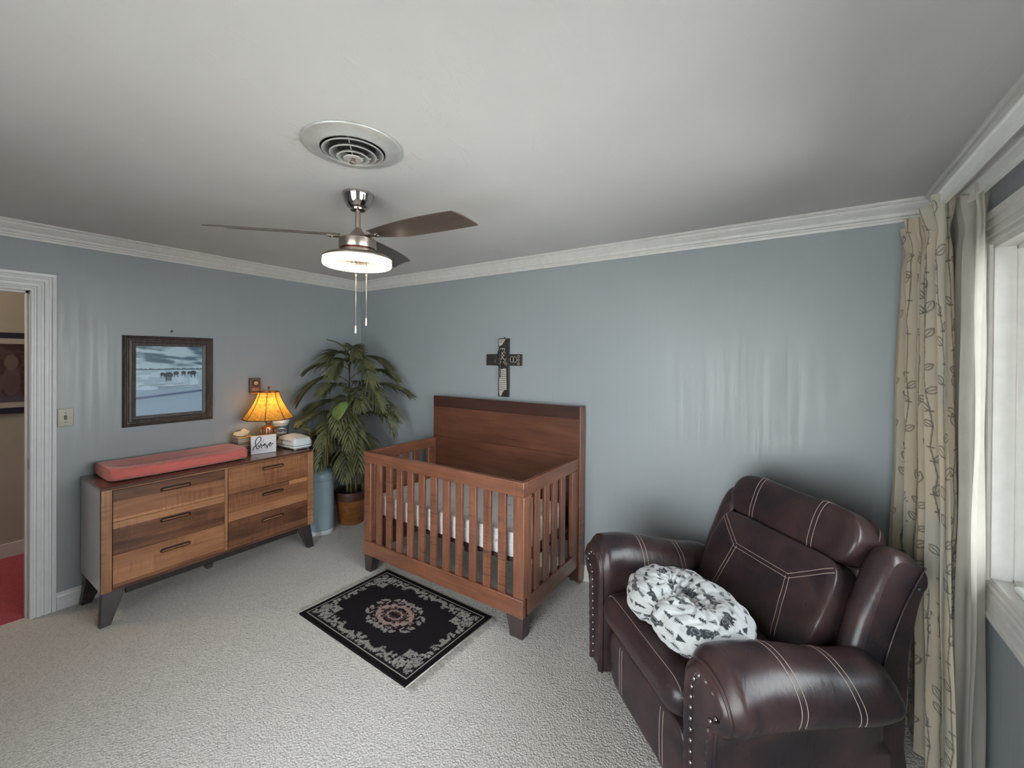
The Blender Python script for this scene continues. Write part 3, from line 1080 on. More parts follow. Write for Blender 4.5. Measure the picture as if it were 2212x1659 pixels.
sky_ = vnoise(U * 3, V * 16 + U * 1.2, 4, 5)
col = lerpc(np.ones((nz_, nx_, 3)) * np.array((.52, .62, .66)), smooth(.36, .62, sky_), (.055, .13, .19))
col = lerpc(col, smooth(.74, .68, V) * .75, (.55, .66, .70))
snow = vnoise(U * 8, V * 30, 9, 5)
hor = .64
g_ = lerpc(np.ones((nz_, nx_, 3)) * np.array((.40, .50, .58)), smooth(.45, .62, snow), (.62, .70, .76))
col = np.where((V < hor)[..., None], g_, col)
tree = smooth(.0, .01, .665 + .03 * vnoise(U * 30, V * 0 + 3, 3, 4) - .0 - V) * smooth(.0, .01, V - .645)
col = lerpc(col, tree * smooth(.0, .3, U + .2), (.06, .10, .14))
road = smooth(.0, .02, (V < .63) * (.28 * (.66 - V) * 3 + .015 - np.abs(U - .62 + (.63 - V) * .1)))
col = lerpc(col, road * .5, (.60, .66, .72))
def blob(cx, cy, rx, ry):
    return smooth(1.15, .85, ((U - cx) / rx) ** 2 + ((V - cy) / ry) ** 2)
for (cx, cy, s_) in ((.47, .575, 1.5), (.585, .60, 1.0), (.70, .605, .9), (.79, .605, .75), (.855, .602, 1.15), (.38, .59, .9)):
    col = lerpc(col, blob(cx, cy, .045 * s_, .028 * s_), (.02, .035, .05))
    for lx in (-.025, .022):
        col = lerpc(col, blob(cx + lx * s_, cy - .035 * s_, .007 * s_, .03 * s_), (.02, .035, .05))
col = lerpc(col, blob(.47, .52, .03, .035), (.10, .15, .2))
hood = smooth(.0, .01, .40 - .03 * np.abs(U - .5) - V)
col = lerpc(col, hood, (.36, .45, .55))
for (v0, th, cc) in ((.40, .008, (.05, .08, .12)), (.375, .006, (.12, .2, .27)), (.44, .004, (.1, .14, .18))):
    col = lerpc(col, smooth(th, 0, np.abs(V - v0 - .02 * (U - .5))) * (U > .3 if v0 != .44 else U < .7), cc)
col = lerpc(col, blob(.16, .385, .16, .022), (.62, .72, .80))
edge = .27 + .07 * U
col = lerpc(col, smooth(.03, 0, np.abs(V - edge + .02)) , (.055, .085, .20))
col = lerpc(col, smooth(0, .12, edge - .05 - V) * .7, (.40, .50, .60))
P = np.stack([np.full_like(U, .0055), -.2015 + .403 * U, -.2515 + .503 * V], -1)
col = col * np.array((.80, .95, 1.05))
PRINT = m_col('print_paper', .35, 200, .02)
grid_obj('print', P, PRINT, fr, col, flip=False)

nl = MB().lathe([(.0025, 0), (.0025, .012), (.006, .014), (.006, .018)], 10)
nl.v = [(z, x, y) for x, y, z in nl.v]
no = nl.add([(0.006, -.004, -.012), (.010, -.004, -.012), (.010, .004, -.012), (.006, .004, -.012), (0.006, -.004, .004), (.010, -.004, .004), (.010, .004, .004), (.006, .004, .004)],
            [(3, 2, 1, 0), (4, 5, 6, 7), (0, 1, 5, 4), (1, 2, 6, 5), (2, 3, 7, 6), (3, 0, 4, 7)]).obj('picture_hook', DARKP)
no.location = (.0006, -1.676, 1.822)
tag(no, 'small dark hook in the wall above the framed print', 'hook')

sw = thing('light_switch', 'tan metal light switch plate beside the door casing', 'light switch', (.0008, -2.2315, 1.231))
PLATE = plain('tan_plate', (.17, .155, .115), .32, .05, Metallic=.3)
MB().prism(rrect(-.0355, .0355, -.0575, .0575, .004, 3), 0, .006, 'x').obj('switch_plate', PLATE, sw, .0015)
MB().box(.0062, .014, -.006, .006, -.013, .013).obj('toggle', DARKP, sw, .002)
for z in (-.030, .030):
    s_ = MB().lathe([(.004, 0), (.0035, .0015)], 12)
    s_.v = [(.0062 + zz, x, y + z) for x, y, zz in s_.v]
    s_.obj('screw', DARKP, sw)

th = thing('thermostat', 'old brown wall thermostat with round gold dial above the lamp', 'thermostat', (.0008, -1.0915, 1.383))
TB = plain('thermostat_brown', (.12, .06, .035), .35, .08)
MB().box(0, .034, -.043, .043, -.063, .063).obj('housing', TB, th, .004)
GOLD = plain('gold_metal', (.75, .45, .28), .25, .05, Metallic=.9)
for nme, r_, a, m in (('dial_ring', .026, .0345, DARKP), ('dial', .019, .038, GOLD)):
    s_ = MB().lathe([(r_, 0), (r_ * .9, .004)], 28)
    s_.v = [(a + zz, x, y + .020) for x, y, zz in s_.v]
    s_.obj(nme, m, th)
MB().box(.0345, .037, -.030, .030, -.048, -.022).obj('scale_window', plain('scale_brown', (.30, .17, .10), .3), th, .001)
MB().box(.002, .030, -.034, .034, -.074, -.0635).obj('bottom_plate', GOLD, th, .002)
for k in range(9):
    MB().box(.0371, .0375, -.024 + k * .006, -.0232 + k * .006, -.042, -.030 if k % 2 else -.034).obj('scale_mark', GOLD, th)

# hall picture
hp = thing('hall_picture', 'framed dark red print with cream mat on the hall wall', 'picture', (HX + .001, -2.45, 1.485))
NAVY = plain('navy_frame', (.012, .014, .035), .45)
MB().box(0, .022, -.50, .50, -.325, .325).obj('frame', NAVY, hp, .003)
MB().box(.0225, .024, -.455, .455, -.278, .278).obj('mat', plain('cream_mat', (.40, .36, .31), .8), hp)
U, V = np.meshgrid(np.linspace(0, 1, 200), np.linspace(0, 1, 120))
c_ = np.ones((120, 200, 3)) * np.array((.055, .025, .03))
nn = vnoise(U * 20, V * 14, 2, 5)
c_ = lerpc(c_, smooth(.45, .65, nn) * .4, (.14, .09, .10))
for (cx, cy) in ((.545, .62), (.66, .68), (.40, .66), (.28, .60)):
    c_ = lerpc(c_, blob(cx, cy, .045, .13) * .7, (.20, .13, .13))
    c_ = lerpc(c_, blob(cx, cy - .32, .06, .24) * .55, (.15, .10, .11))
c_ = lerpc(c_, smooth(.2, .0, V) * .6, (.13, .12, .17))
P = np.stack([np.full_like(U, .0246), -.42 + .84 * U, -.235 + .47 * V], -1)
grid_obj('print', P, PRINT, hp, c_)

# ------------------------------------------------------------------ cross on the back wall
cx_ = thing('wall_cross', 'black wooden cross with cream lettered plates hanging above the crib', 'cross', (1.907, -.001, 1.556))
BLK = plain('black_painted_wood', (.022, .020, .020), .4, .15, 20, .1)
CRM = plain('cream_plate', (.42, .39, .33), .5, .06)
def bxY(x0, x1, z0, z1, y0, y1):
    return MB().box(x0, x1, -y1, -y0, z0, z1)
bxY(-.053, .053, -.243, .243, .0005, .016).obj('upright', BLK, cx_, .003)
bxY(-.181, -.0535, .016, .112, .0005, .015).obj('crossbar', BLK, cx_, .003)
bxY(.0535, .176, .016, .112, .0005, .015).obj('crossbar', BLK, cx_, .003)
def plate(poly, y0, y1, name='plate', m=CRM):
    return MB().prism(poly, -y1, -y0, 'y').obj(name, m, cx_)
plate([(-.047, .236), (.020, .236), (-.004, .205), (-.018, .188), (-.047, .180)], .0165, .018)
plate([(-.042, -.008), (.026, -.008), (.033, -.185), (.012, -.187), (-.008, -.205), (-.020, -.233), (-.036, -.236), (-.042, -.20)], .0165, .018)
rnd = random.Random(11)
for k in range(11):
    z = -.030 - k * .0158
    tx = MB()
    x = -.036
    while x < .022:
        w_ = rnd.choice((.003, .005, .007))
        tx.box(x, x + w_, -.0188, -.0182, z, z + rnd.choice((.0035, .005, .006)))
        x += w_ + .0016
    tx.obj('lettering', BLK, cx_)
for k in range(2):
    MB().box(-.042, .008 - k * .012, -.0188, -.0182, .222 - k * .016, .226 - k * .016).obj('lettering', BLK, cx_)
sc_ = MB()
for sgn in (-1, 1):
    for (x, z, r, a0, a1) in ((.016, .118, .013, 0, 250), (.022, .085, .018, 90, 330), (.010, .150, .011, -60, 200), (.028, .045, .013, 60, 300)):
        sc_.tube([(sgn * (x + r * math.cos(R(a))) - .010, -.020, z + r * math.sin(R(a))) for a in range(a0, a1 + 1, 20)], .0028, 6)
for (x, z) in ((.085, .068), (.115, .068)):
    sc_.tube([(x + .017 * math.cos(R(a)), -.019, z + .024 * math.sin(R(a))) for a in range(0, 360, 20)], .002, 6, closed=True)
for (x, z) in ((.150, .094), (.150, .064), (.150, .034)):
    sc_.tube([(x + .008 * math.cos(R(a)), -.019, z + .010 * math.sin(R(a))) for a in range(0, 360, 30)], .002, 6, closed=True)
sc_.obj('scroll_ornament', CRM, cx_, smooth='all')
iron = MB()
for (x, z, r, a0, a1) in ((-.052, .095, .020, 0, 260), (-.060, .060, .018, 100, 380), (-.045, .030, .016, 60, 300), (-.035, .130, .018, -40, 220), (-.012, .010, .02, 120, 330), (-.02, .160, .014, 0, 200)):
    iron.tube([(x + r * math.cos(R(a)), -.023, z + r * math.sin(R(a))) for a in range(a0, a1 + 1, 20)], .0045, 6)
iron.tube([(-.03, -.024, .14), (-.035, -.026, .08), (-.025, -.026, .02), (-.03, -.024, -.05), (-.032, -.022, -.085)], .005, 6)
iron.obj('iron_scroll', DARKP, cx_, smooth='all')
plate([(.012, .030), (.040, .012), (.052, .034), (.026, .054)], .024, .026, 'charm', NAILD)
plate([(-.100, .052), (-.078, .040), (-.070, .056), (-.088, .066)], .017, .019, 'charm', NAILD)
MB().lathe([(.005, 0), (.005, .012)], 10, (.004, -.008, .243)).obj('hanger', DARKP, cx_)

# ------------------------------------------------------------------ crib
cb = thing('crib', 'brown wooden slatted crib with tall solid headboard and dark feet', 'crib', (1.1835, -.835, 0))
CW, CD = 1.447, .742          # outer width, depth to the headboard face
ZB0, ZB1, ZT0, ZT1 = .129, .235, .832, .917
PW = .075
# front
MB().box(0, CW, -.006, .030, ZT0, ZT1).obj('top_rail', WOOD_CX, cb, .004)
MB().box(0, CW, -.004, .028, ZB0, ZB1).obj('bottom_rail', WOOD_CX, cb, .004)
for x0 in (0, CW - PW):
    MB().box(x0, x0 + PW, 0, .052, ZB1 + .0003, ZT0 - .0003).obj('post', WOOD_CZ, cb, .004)
x0, n = PW, 11
gap = (CW - 2 * PW - n * .055) / (n + 1)
for k in range(n):
    xa = x0 + gap + k * (.055 + gap)
    MB().box(xa, xa + .055, .004, .024, ZB1 + .0003, ZT0 - .0003).obj('slat', WOOD_CZ, cb, .002)
# inner moulding strip beside the left post
MB().box(PW + .0005, PW + .012, .030, .052, ZB1, ZT0).obj('inner_strip', WOOD_CZ, cb, .003)
# sides
for (xa, xb) in ((0.002, .034), (CW - .034, CW - .002)):
    MB().box(xa, xb, .0305, CD - .0005, ZT0, ZT1 - .001).obj('side_top_rail', WOOD_CY, cb, .004)
    MB().box(xa, xb, .0525, CD - .0005, ZB0, ZB1).obj('side_bottom_rail', WOOD_CY, cb, .004)
    MB().box(xa, xb, .0525, .092, ZB1 + .0003, ZT0 - .0003).obj('side_post', WOOD_CZ, cb, .003)
    MB().box(xa, xb, CD - .095, CD - .0005, ZB1 + .0003, ZT0 - .0003).obj('side_post', WOOD_CZ, cb, .003)
    for ya in (.138, .259, .368, .494 - .012):
        MB().box(xa + .007, xb - .005, ya, ya + .062, ZB1 + .0003, ZT0 - .0003).obj('side_slat', WOOD_CZ, cb, .002)
# headboard: three stacked solid boards between full-height posts
for (za, zb) in ((1.196, 1.288), (.93, 1.195), (.66, .929), (.30, .659)):
    MB().box(.001, CW - .001, CD, CD + .028, za, zb).obj('headboard_plank', WOOD_HBD if za in (1.196, .30) else WOOD_HB, cb, .0015)
for xa in (0, CW - .088):
    MB().box(xa + .0005, xa + .088, CD + .0285, CD + .078, .03, 1.285).obj('headboard_post', WOOD_HBD, cb, .004)
    MB().box(xa + .0005, xa + .088, CD + .001, CD + .028, .03, .299).obj('rear_leg', WOOD_HBD, cb, .004)
MB().box(CW + .0003, CW + .012, CD - .002, CD + .078, .012, 1.289).obj('headboard_edge', WOOD_CZ, cb, .003)
for xa in (.022, .066, CW - .066, CW - .022):
    MB().lathe([(.019, .0008), (.021, .008), (.021, .029)], 16, (xa, CD + .045, 0)).obj('glide', DARKWOOD, cb)
# front feet
for (xo, xi) in ((.004, .100), (CW - .004, CW - .122)):
    s = 1 if xi > xo else -1
    top = [(xo, .001, ZB0 - .0003), (xi, .001, ZB0 - .0003), (xi, .085, ZB0 - .0003), (xo, .085, ZB0 - .0003)]
    bot = [(xo + s * .006, .006, .001), (xi - s * .026, .006, .001), (xi - s * .026, .07, .001), (xo + s * .006, .07, .001)]
    if s < 0:
        top, bot = top[::-1], bot[::-1]
    MB().hexa(bot, top).obj('foot', DARKWOOD, cb, .003)
# mattress support
MB().box(.040, CW - .040, .060, CD - .010, .405, .428).obj('mattress_support', DARKWOOD, cb, .002)
for xa in (.25, .95):
    MB().box(xa, xa + .05, .062, CD - .012, .375, .4045).obj('support_bar', DARKWOOD, cb)

def m_print():
    t = NT('printed_sheet')
    co = t.coord()
    vo = t.node('TexVoronoi', feature='F1')
    t.l.new(t.coord(scale=(9, 9, 13)), vo.inputs['Vector'])
    vo.inputs['Scale'].default_value = 1.0
    sp = t.noise(co, 90, 3, .7)
    spots = t.math('MULTIPLY', t.ramp(vo.outputs['Distance'], [(.10, (1,) * 3), (.17, (0,) * 3)]), t.ramp(sp, [(.46, (0,) * 3), (.54, (1,) * 3)]))
    col = t.mix(t.math('MULTIPLY', spots, .8), (.70, .66, .67), (.16, .12, .13))
    wr_ = t.noise(t.coord(scale=(6, 6, 14)), 2.4, 4, .6, 1.2)
    return t.done(col, .85, t.bump(wr_, .6, .010), Sheen_Weight=.2)
SHEET = m_print()
mt = thing('crib_mattress', 'thick crib mattress in a white sheet with tiny dark print', 'mattress', (1.905, -.455, .4295))
q = rbox_mesh(.640, .325, .0005, .150, .05, .006, .006, bot_in=.01)
mo = q.obj('mattress', SHEET, mt, smooth=True)
q = rbox_mesh(.642, .327, .088, .094, .05, 0)
q.obj('sheet_seam', SHEET, mt, smooth=True)

# ------------------------------------------------------------------ potted palm
pp = thing('potted_palm', 'tall artificial palm in a rust brown pot in the corner', 'potted plant', (.275, -.300, 0))
def m_pot():
    t = NT('rust_pot')
    n = t.noise(t.coord(scale=(4, 4, 9)), 3, 4, .6, .5)
    return t.done(t.ramp(n, [(.3, (.13, .045, .012)), (.7, (.28, .10, .025))]), .38, t.bump(n, .1, .003), Coat_Weight=.2)
POT = m_pot()
MB().lathe([(.108, .0006), (.114, .006), (.148, .235), (.146, .237), (.146, .240)], 48).obj('pot', POT, pp, smooth=True)
BASK = m_stripes('pot_band')
t_ = NT('pot_band_bark')
n_ = t_.noise(t_.coord(scale=(2, 2, 6)), 12, 5, .7, 1.0)
BARK = t_.done(t_.ramp(n_, [(.35, (.035, .010, .008)), (.6, (.09, .03, .018)), (.78, (.20, .08, .04))]), .5, t_.bump(n_, .4, .006))
MB().lathe([(.1465, .2405), (.158, .246), (.163, .300), (.160, .322), (.150, .324), (.143, .316), (.140, .280)], 48, cap=False).obj('pot_rim', BARK, pp, smooth=True)
MB().lathe([(.001, .285), (.08, .290), (.139, .280)], 32, cap=False).obj('soil', BARK, pp, smooth=True)

def m_leaf(name, c0, c1):
    t = NT(name)
    co = t.shuffled(t.coord())
    n = t.noise(co, 9, 3, .6)
    f = t.noise(co, 130, 2, .5)
    col = t.ramp(t.math('ADD', t.math('MULTIPLY', n, .7), t.math('MULTIPLY', f, .3)), [(.35, c0), (.65, c1)])
    return t.done(col, .42, t.bump(f, .1, .002), Specular_IOR_Level=.4)
LEAF = m_leaf('palm_leaf', (.040, .046, .016), (.135, .135, .065))
LEAFB = m_leaf('bright_leaf', (.075, .12, .030), (.13, .20, .055))
STEM = m_leaf('palm_stem', (.05, .06, .018), (.11, .12, .035))
PO = Vector((.275, -.300, 0))
def stem_pt(z, off=(0, 0)):
    k = z / 1.6
    return Vector((.275 + off[0] * (1 - k * .4) + .012 * math.sin(z * 5), -.300 + off[1] * (1 - k * .4) - .04 * k, z))
for off, zt in (((.02, -.02), 1.62), ((-.03, .01), 1.35), ((.035, .03), 1.2), ((-.01, -.045), 1.0)):
    MB().tube([stem_pt(.28 + (zt - .28) * i / 12, off) - PO for i in range(13)], .015, 8, taper=lambda u: 1 - .6 * u).obj('stem', STEM, pp, smooth='all')
def clear_of(q):
    """keep leaves out of the walls, the pail and the dresser"""
    q.x = max(q.x, .012)
    q.y = min(q.y, -.012)
    if math.hypot(q.x - .225, (q.y + .610) / .92) < .150 and q.z < .622:
        q.z = .622
    if q.x < .51 and q.y < -.815:
        if q.z < 1.0:
            q.y = -.812 if q.z < .84 else max(q.y, -.785)
    elif q.x < .46 and q.y < -.785 and .83 < q.z < .985:
        q.y = -.785
    return q
def frond(zs, tip, arch=.16, nl=15, llen=.17, wid=.019, seed=0, droop=.35):
    rnd = random.Random(seed)
    s = stem_pt(zs)
    tip = Vector(tip)
    out = Vector((tip.x - s.x, tip.y - s.y, 0))
    c1 = s + out * .25 + Vector((0, 0, max(arch, (tip.z - s.z) * .6 + arch)))
    c2 = s + out * .75 + Vector((0, 0, arch * .9 + (tip.z - s.z) * .35))
    def pt(t):
        u = 1 - t
        return s * u ** 3 + c1 * 3 * u * u * t + c2 * 3 * u * t * t + tip * t ** 3
    mb = MB()
    path = [clear_of(pt(i / 16)) - PO for i in range(17)]
    mb.tube(path, .0045, 5, taper=lambda u: 1 - .75 * u)
    for k in range(nl):
        t = .22 + .78 * k / (nl - 1)
        p = clear_of(pt(min(1, t)))
        tg = (pt(min(1, t + .02)) - pt(t - .02)).normalized()
        side = tg.cross(Vector((0, 0, 1)))
        side = side.normalized() if side.length > .05 else Vector((1, 0, 0))
        upv = side.cross(tg).normalized()
        env = (math.sin(PI * min(1, .16 + .80 * (k / (nl - 1)))) ** .6)
        for sd in (-1, 1):
            L = llen * env * rnd.uniform(.85, 1.12)
            ang = R(rnd.uniform(38, 52) * (1 - .55 * k / (nl - 1)))
            d0 = (tg * math.cos(ang) + side * sd * math.sin(ang) + upv * .22).normalized()
            pts = []
            for i in range(6):
                u = i / 5
                q_ = p + d0 * L * u + Vector((0, 0, -1)) * L * droop * u * u * rnd.uniform(.9, 1.2)
                q_ = clear_of(q_)
                pts.append(q_)
            wv = tg.cross(d0).cross(d0).normalized()
            ribs = []
            for i, q_ in enumerate(pts):
                u = i / 5
                wq = wid * (math.sin(PI * min(1, .12 + .82 * u)) ** .8) + .0006
                fold = upv * wq * .35
                ribs.append([q_ - wv * wq * .5 + fold - PO, q_ - PO, q_ + wv * wq * .5 + fold - PO])
            mb.grid(ribs)
    # terminal leaflet
    o = mb.obj('frond', LEAF, pp, smooth='all')
    return o
FR = [(1.5, (0.183, -0.706, 1.495)), (1.37, (0.173, -0.774, 1.222)), (1.41, (0.745, -0.173, 1.421)), (1.3, (0.862, -0.132, 1.283)), (1.18, (0.833, -0.213, 1.058)),
      (1.02, (0.312, -0.863, 1.003)), (1.14, (0.186, -0.706, 1.08)), (1.14, (0.924, -0.333, 0.954)), (0.77, (0.366, -0.709, 0.678)), (0.86, (0.289, -0.699, 0.843)),
      (1.05, (0.839, -0.632, 0.692)), (1.14, (0.718, -0.652, 0.859)), (0.82, (0.652, -0.637, 0.584)), (0.86, (0.812, -0.47, 0.695)), (1.23, (0.402, -0.681, 1.304)),
      (1.55, (0.626, -0.169, 1.507)), (1.27, (0.808, -0.59, 1.2)), (1.5, (0.431, -0.6, 1.461)), (1.55, (0.789, -0.481, 1.394)), (0.62, (0.348, -0.54, 0.576)),
      (0.62, (0.72, -0.472, 0.494)), (1.32, (0.859, -0.435, 1.189)), (0.91, (0.202, -0.758, 0.728)), (0.96, (0.689, -0.189, 1.064)), (1.18, (0.643, -0.701, 0.998)),
      (0.60, (0.223, -0.564, 0.453)), (1.58, (.30, -.55, 1.60)), (1.60, (.50, -.42, 1.64)), (1.0, (.56, -.80, .88)), (.95, (.50, -.78, .70))]
for i, (zs, tip) in enumerate(FR):
    frond(zs, tip, arch=.10 + .07 * ((i * 37) % 10) / 10, nl=14 + (i * 7) % 4, llen=.175 + .05 * ((i * 13) % 10) / 10, seed=i)
# bare spear at the top
MB().tube(catmull([stem_pt(1.52) - PO, Vector((.27, -.34, 1.66)) - PO, Vector((.20, -.39, 1.76)) - PO, Vector((.095, -.462, 1.806)) - PO], 6), .009, 6, taper=lambda u: .35 + .65 * math.sin(PI * min(1, .3 + .68 * u))).obj('spear_leaf', LEAF, pp, smooth='all')
# one broad bright leaf
lv = []
c0 = Vector((.66, -.70, 1.165)) - PO
ax = Vector((.62, .30, .28)).normalized()
bx_ = Vector((-.35, .35, .85)).normalized()
for j in range(13):
    u = j / 12
    wd = .078 * math.sin(PI * (u ** .62)) ** .75 + .0008
    row = []
    for i in range(9):
        s_ = (i - 4) / 4
        row.append(c0 + ax * (wd * s_) + bx_ * (.085 - .17 * u) + Vector((.5, -.6, 0)) * (.012 - .03 * abs(s_) ** 1.5 * (1 - u * .5)) + Vector((.006 * math.sin(u * 30) * abs(s_), 0, 0)))
    lv.append(row)
bo = MB().grid(lv).obj('broad_leaf', LEAFB, pp, smooth='all', label='broad bright green leaf')
MB().tube(catmull([stem_pt(.95) - PO, Vector((.50, -.60, 1.0)) - PO, c0 + bx_ * -.085], 6), .004, 6).obj('leaf_stalk', STEM, bo)

# ------------------------------------------------------------------ rug
RC = [(1.314, -1.419), (1.339, -.733), (2.346, -.751), (2.329, -1.449)]     # left-front, left-back, right-back, right-front
rc = Vector((sum(c[0] for c in RC) / 4, sum(c[1] for c in RC) / 4, 0))
rg = thing('rug', 'small black rug with cream floral medallion and fringed ends in front of the crib', 'rug', tuple(rc))
nu, nv = 520, 360
U, V = np.meshgrid(np.linspace(-1, 1, nu), np.linspace(-1, 1, nv))
HX_, HY_ = .510, .346
X_, Y_ = U * HX_, V * HY_
A, Bq = np.abs(X_), np.abs(Y_)
col = np.ones((nv, nu, 3)) * np.array((.018, .015, .018))
bd = np.minimum(HX_ - A, HY_ - Bq)
rs = np.random.RandomState(5)
ln = np.zeros((nv, nu))
def dot(cx, cy, rx, ry, ang, val=1.0):
    """stamp a petal in all four quadrants (pattern lives on |x|,|y|)"""
    c, s = math.cos(ang), math.sin(ang)
    m_ = (np.abs(A - cx) < .03) & (np.abs(Bq - cy) < .03)
    dx, dy = A[m_] - cx, Bq[m_] - cy
    u_, v_ = (dx * c + dy * s) / rx, (-dx * s + dy * c) / ry
    ln[m_] = np.maximum(ln[m_], val * smooth(1.25, .75, u_ ** 2 + v_ ** 2))
def flower(cx, cy, r, n):
    for k in range(n):
        a = 2 * PI * k / n + rs.rand()
        dot(cx + r * .62 * math.cos(a), cy + r * .62 * math.sin(a), r * .42, r * .26, a, rs.uniform(.6, 1))
    dot(cx, cy, r * .16, r * .16, 0, .8)
def leafspray(cx, cy, r):
    a0 = rs.rand() * 6.28
    for k in range(4):
        a = a0 + (k - 1.5) * .6
        dot(cx + r * .6 * math.cos(a), cy + r * .6 * math.sin(a), r * .5, r * .15, a, rs.uniform(.55, .95))
IN = .045
hx, hy = HX_ - IN, HY_ - IN
for _ in range(640):
    x, y = rs.uniform(0, hx - .012), rs.uniform(0, hy - .012)
    e = (x / .215) ** 2 + (y / .150) ** 2            # medallion ellipse
    corner = (hx - x) / .235, (hy - y) / .20
    incorner = (corner[0] ** 1.0 + corner[1] ** 1.0 < 1.18 + .16 * math.sin(9 * math.atan2(hy - y, hx - x)))
    band = (hy - y) < .050 + .02 * math.sin(x * 40) or (hx - x) < .052
    if (e < 1.0 + .10 * math.sin(8 * math.atan2(y, x)) and not (.47 < e < .56)) or incorner or band:
        if rs.rand() < .45:
            flower(x, y, rs.uniform(.008, .0155), rs.randint(4, 7))
        else:
            leafspray(x, y, rs.uniform(.009, .017))
core = smooth(1.0, .8, (A / .095) ** 2 + (Bq / .065) ** 2)
ang = np.arctan2(Y_ / .65, X_)
rr = np.sqrt((X_ / .1) ** 2 + (Y_ / .068) ** 2)
ringm = smooth(.12, .03, np.abs(rr - .55 - .05 * np.sin(10 * ang))) + smooth(.14, .03, np.abs(rr - 1.25 - .10 * np.sin(12 * ang)))
ln = np.maximum(ln * (1 - .75 * core), np.clip(ringm, 0, 1) * .85)
tint = smooth(1.6, .4, (A / .16) ** 2 + (Bq / .11) ** 2)
ccol = np.array((.40, .37, .35)) * (1 - tint[..., None]) + np.array((.46, .31, .28)) * tint[..., None]
col = col * (1 - ln[..., None] * .95) + ccol * ln[..., None] * .95
band_ = smooth(.0035, .0015, np.abs(bd - .036))
col = lerpc(col, band_, (.47, .42, .38))
col = lerpc(col, smooth(.0305, .0285, bd) * .9, (.012, .010, .011))
a_, b_ = (U + 1) / 2, (V + 1) / 2
c4 = [np.array((*c, 0)) for c in (RC[0], RC[3], RC[2], RC[1])]
P = (c4[0] * ((1 - a_) * (1 - b_))[..., None] + c4[1] * (a_ * (1 - b_))[..., None] + c4[2] * (a_ * b_)[..., None] + c4[3] * ((1 - a_) * b_)[..., None])
P -= np.array(rc)
ed = np.clip(bd / .004, 0, 1)
P[..., 2] = .0012 + .0075 * np.sqrt(ed) + .0015 * ln
P[..., 1] += .004 * np.sin(P[..., 0] * 9) * (1 - np.abs(V)) * 0
RUGM = m_col('rug_pile', .95, 500, .5, .003, Specular_IOR_Level=.05)
grid_obj('rug_pile', P, RUGM, rg, col)
FRG = plain('fringe_thread', (.40, .37, .34), .9, .2, 60)
for side in (-1, 1):
    mb = MB()
    rnd = random.Random(20 + side)
    e0, e1 = (Vector((*RC[0], 0)) - rc, Vector((*RC[1], 0)) - rc) if side < 0 else (Vector((*RC[3], 0)) - rc, Vector((*RC[2], 0)) - rc)
    n = 130
    for k in range(n):
        p = e0.lerp(e1, (k + .5) / n) + Vector((0, rnd.uniform(-.002, .002), .004))
        L = rnd.uniform(.040, .058) * (1 if side > 0 else .95)
        sk = rnd.uniform(-.018, .018) - .008
        mb.tube([p, p + Vector((side * L * .4, sk * .3, .001)), p + Vector((side * L * .75, sk * .7, rnd.uniform(0, .004))), p + Vector((side * L, sk, -.001))], .0011, 4)
    f = mb.obj('fringe', FRG, rg)
    f['kind'] = 'stuff'
    hem = MB().tube([e0 + Vector((side * .004, 0, .005)), e1 + Vector((side * .004, 0, .005))], .0042, 6)
    hem.obj('hem', FRG, rg, smooth='all')

# ------------------------------------------------------------------ ceiling vent
vt = thing('ceiling_vent', 'round metal ceiling vent with stepped rings and a centre screw', 'vent', (2.505, -1.885, H))
def ring(prof, name, m=VENTM, n=72):
    return MB().lathe(prof, n, cap=False).obj(name, m, vt, smooth='all')
MB().lathe([(.001, -.0012), (.126, -.0012)], 48, cap=False).obj('duct_opening', DUCT, vt)
ring([(.181, -.0015), (.181, -.0050), (.176, -.0075), (.168, -.0065), (.150, -.0085), (.128, -.018), (.120, -.021), (.117, -.018), (.119, -.002)], 'outer_ring')
for k, (r0, z0) in enumerate(((.112, -.024), (.086, -.034), (.060, -.044))):
    ring([(r0, z0), (r0 - .004, z0 - .003), (r0 - .007, z0), (r0 - .030, z0 + .022), (r0 - .029, z0 + .024), (r0 - .003, z0 + .003), (r0, z0)], 'louvre_ring')
ring([(.036, -.047), (.034, -.051), (.026, -.049), (.012, -.046), (.001, -.046)], 'centre_disc')
MB().lathe([(.008, -.046), (.009, -.060)], 16).obj('centre_post', NICKEL, vt)
MB().lathe([(.0135, -.0602), (.0135, -.0632), (.001, -.0645)], 20, (0.0, 0, 0)).obj('centre_screw', NAILD, vt, smooth=True)
for a in (75, 195, 315):
    MB().tube([(.117 * math.cos(R(a)), .117 * math.sin(R(a)), -.012), (.014 * math.cos(R(a)), .014 * math.sin(R(a)), -.040)], .002, 5).obj('spoke', VENTM, vt)

# ------------------------------------------------------------------ ceiling fan
fn = thing('ceiling_fan', 'brushed nickel three-blade ceiling fan with a lit ring light and pull chains', 'ceiling fan', (2.118, -1.582, H))
MB().lathe([(.074, -.0008), (.075, -.012), (.070, -.020), (.066, -.040), (.050, -.066), (.038, -.074), (.036, -.082), (.024, -.086), (.001, -.086)], 48, cap=False).obj('canopy', CHROME, fn, smooth=True)
MB().lathe([(.0125, -.0865), (.0125, -.196)], 20).obj('downrod', NICKEL, fn, smooth=True)
MB().lathe([(.014, -.168), (.020, -.180), (.034, -.196), (.046, -.212), (.050, -.220), (.001, -.2205)], 36, cap=False).obj('yoke_cover', NICKEL, fn, smooth=True)
MB().lathe([(.001, -.2212), (.080, -.222), (.087, -.227), (.088, -.268), (.086, -.272), (.001, -.2725)], 56, cap=False).obj('motor_housing', NICKEL, fn, smooth=True)
MB().lathe([(.080, -.273), (.080, -.281)], 48).obj('motor_gap', plain('copper_gap', (.25, .09, .05), .3, Metallic=.8), fn, smooth=True)
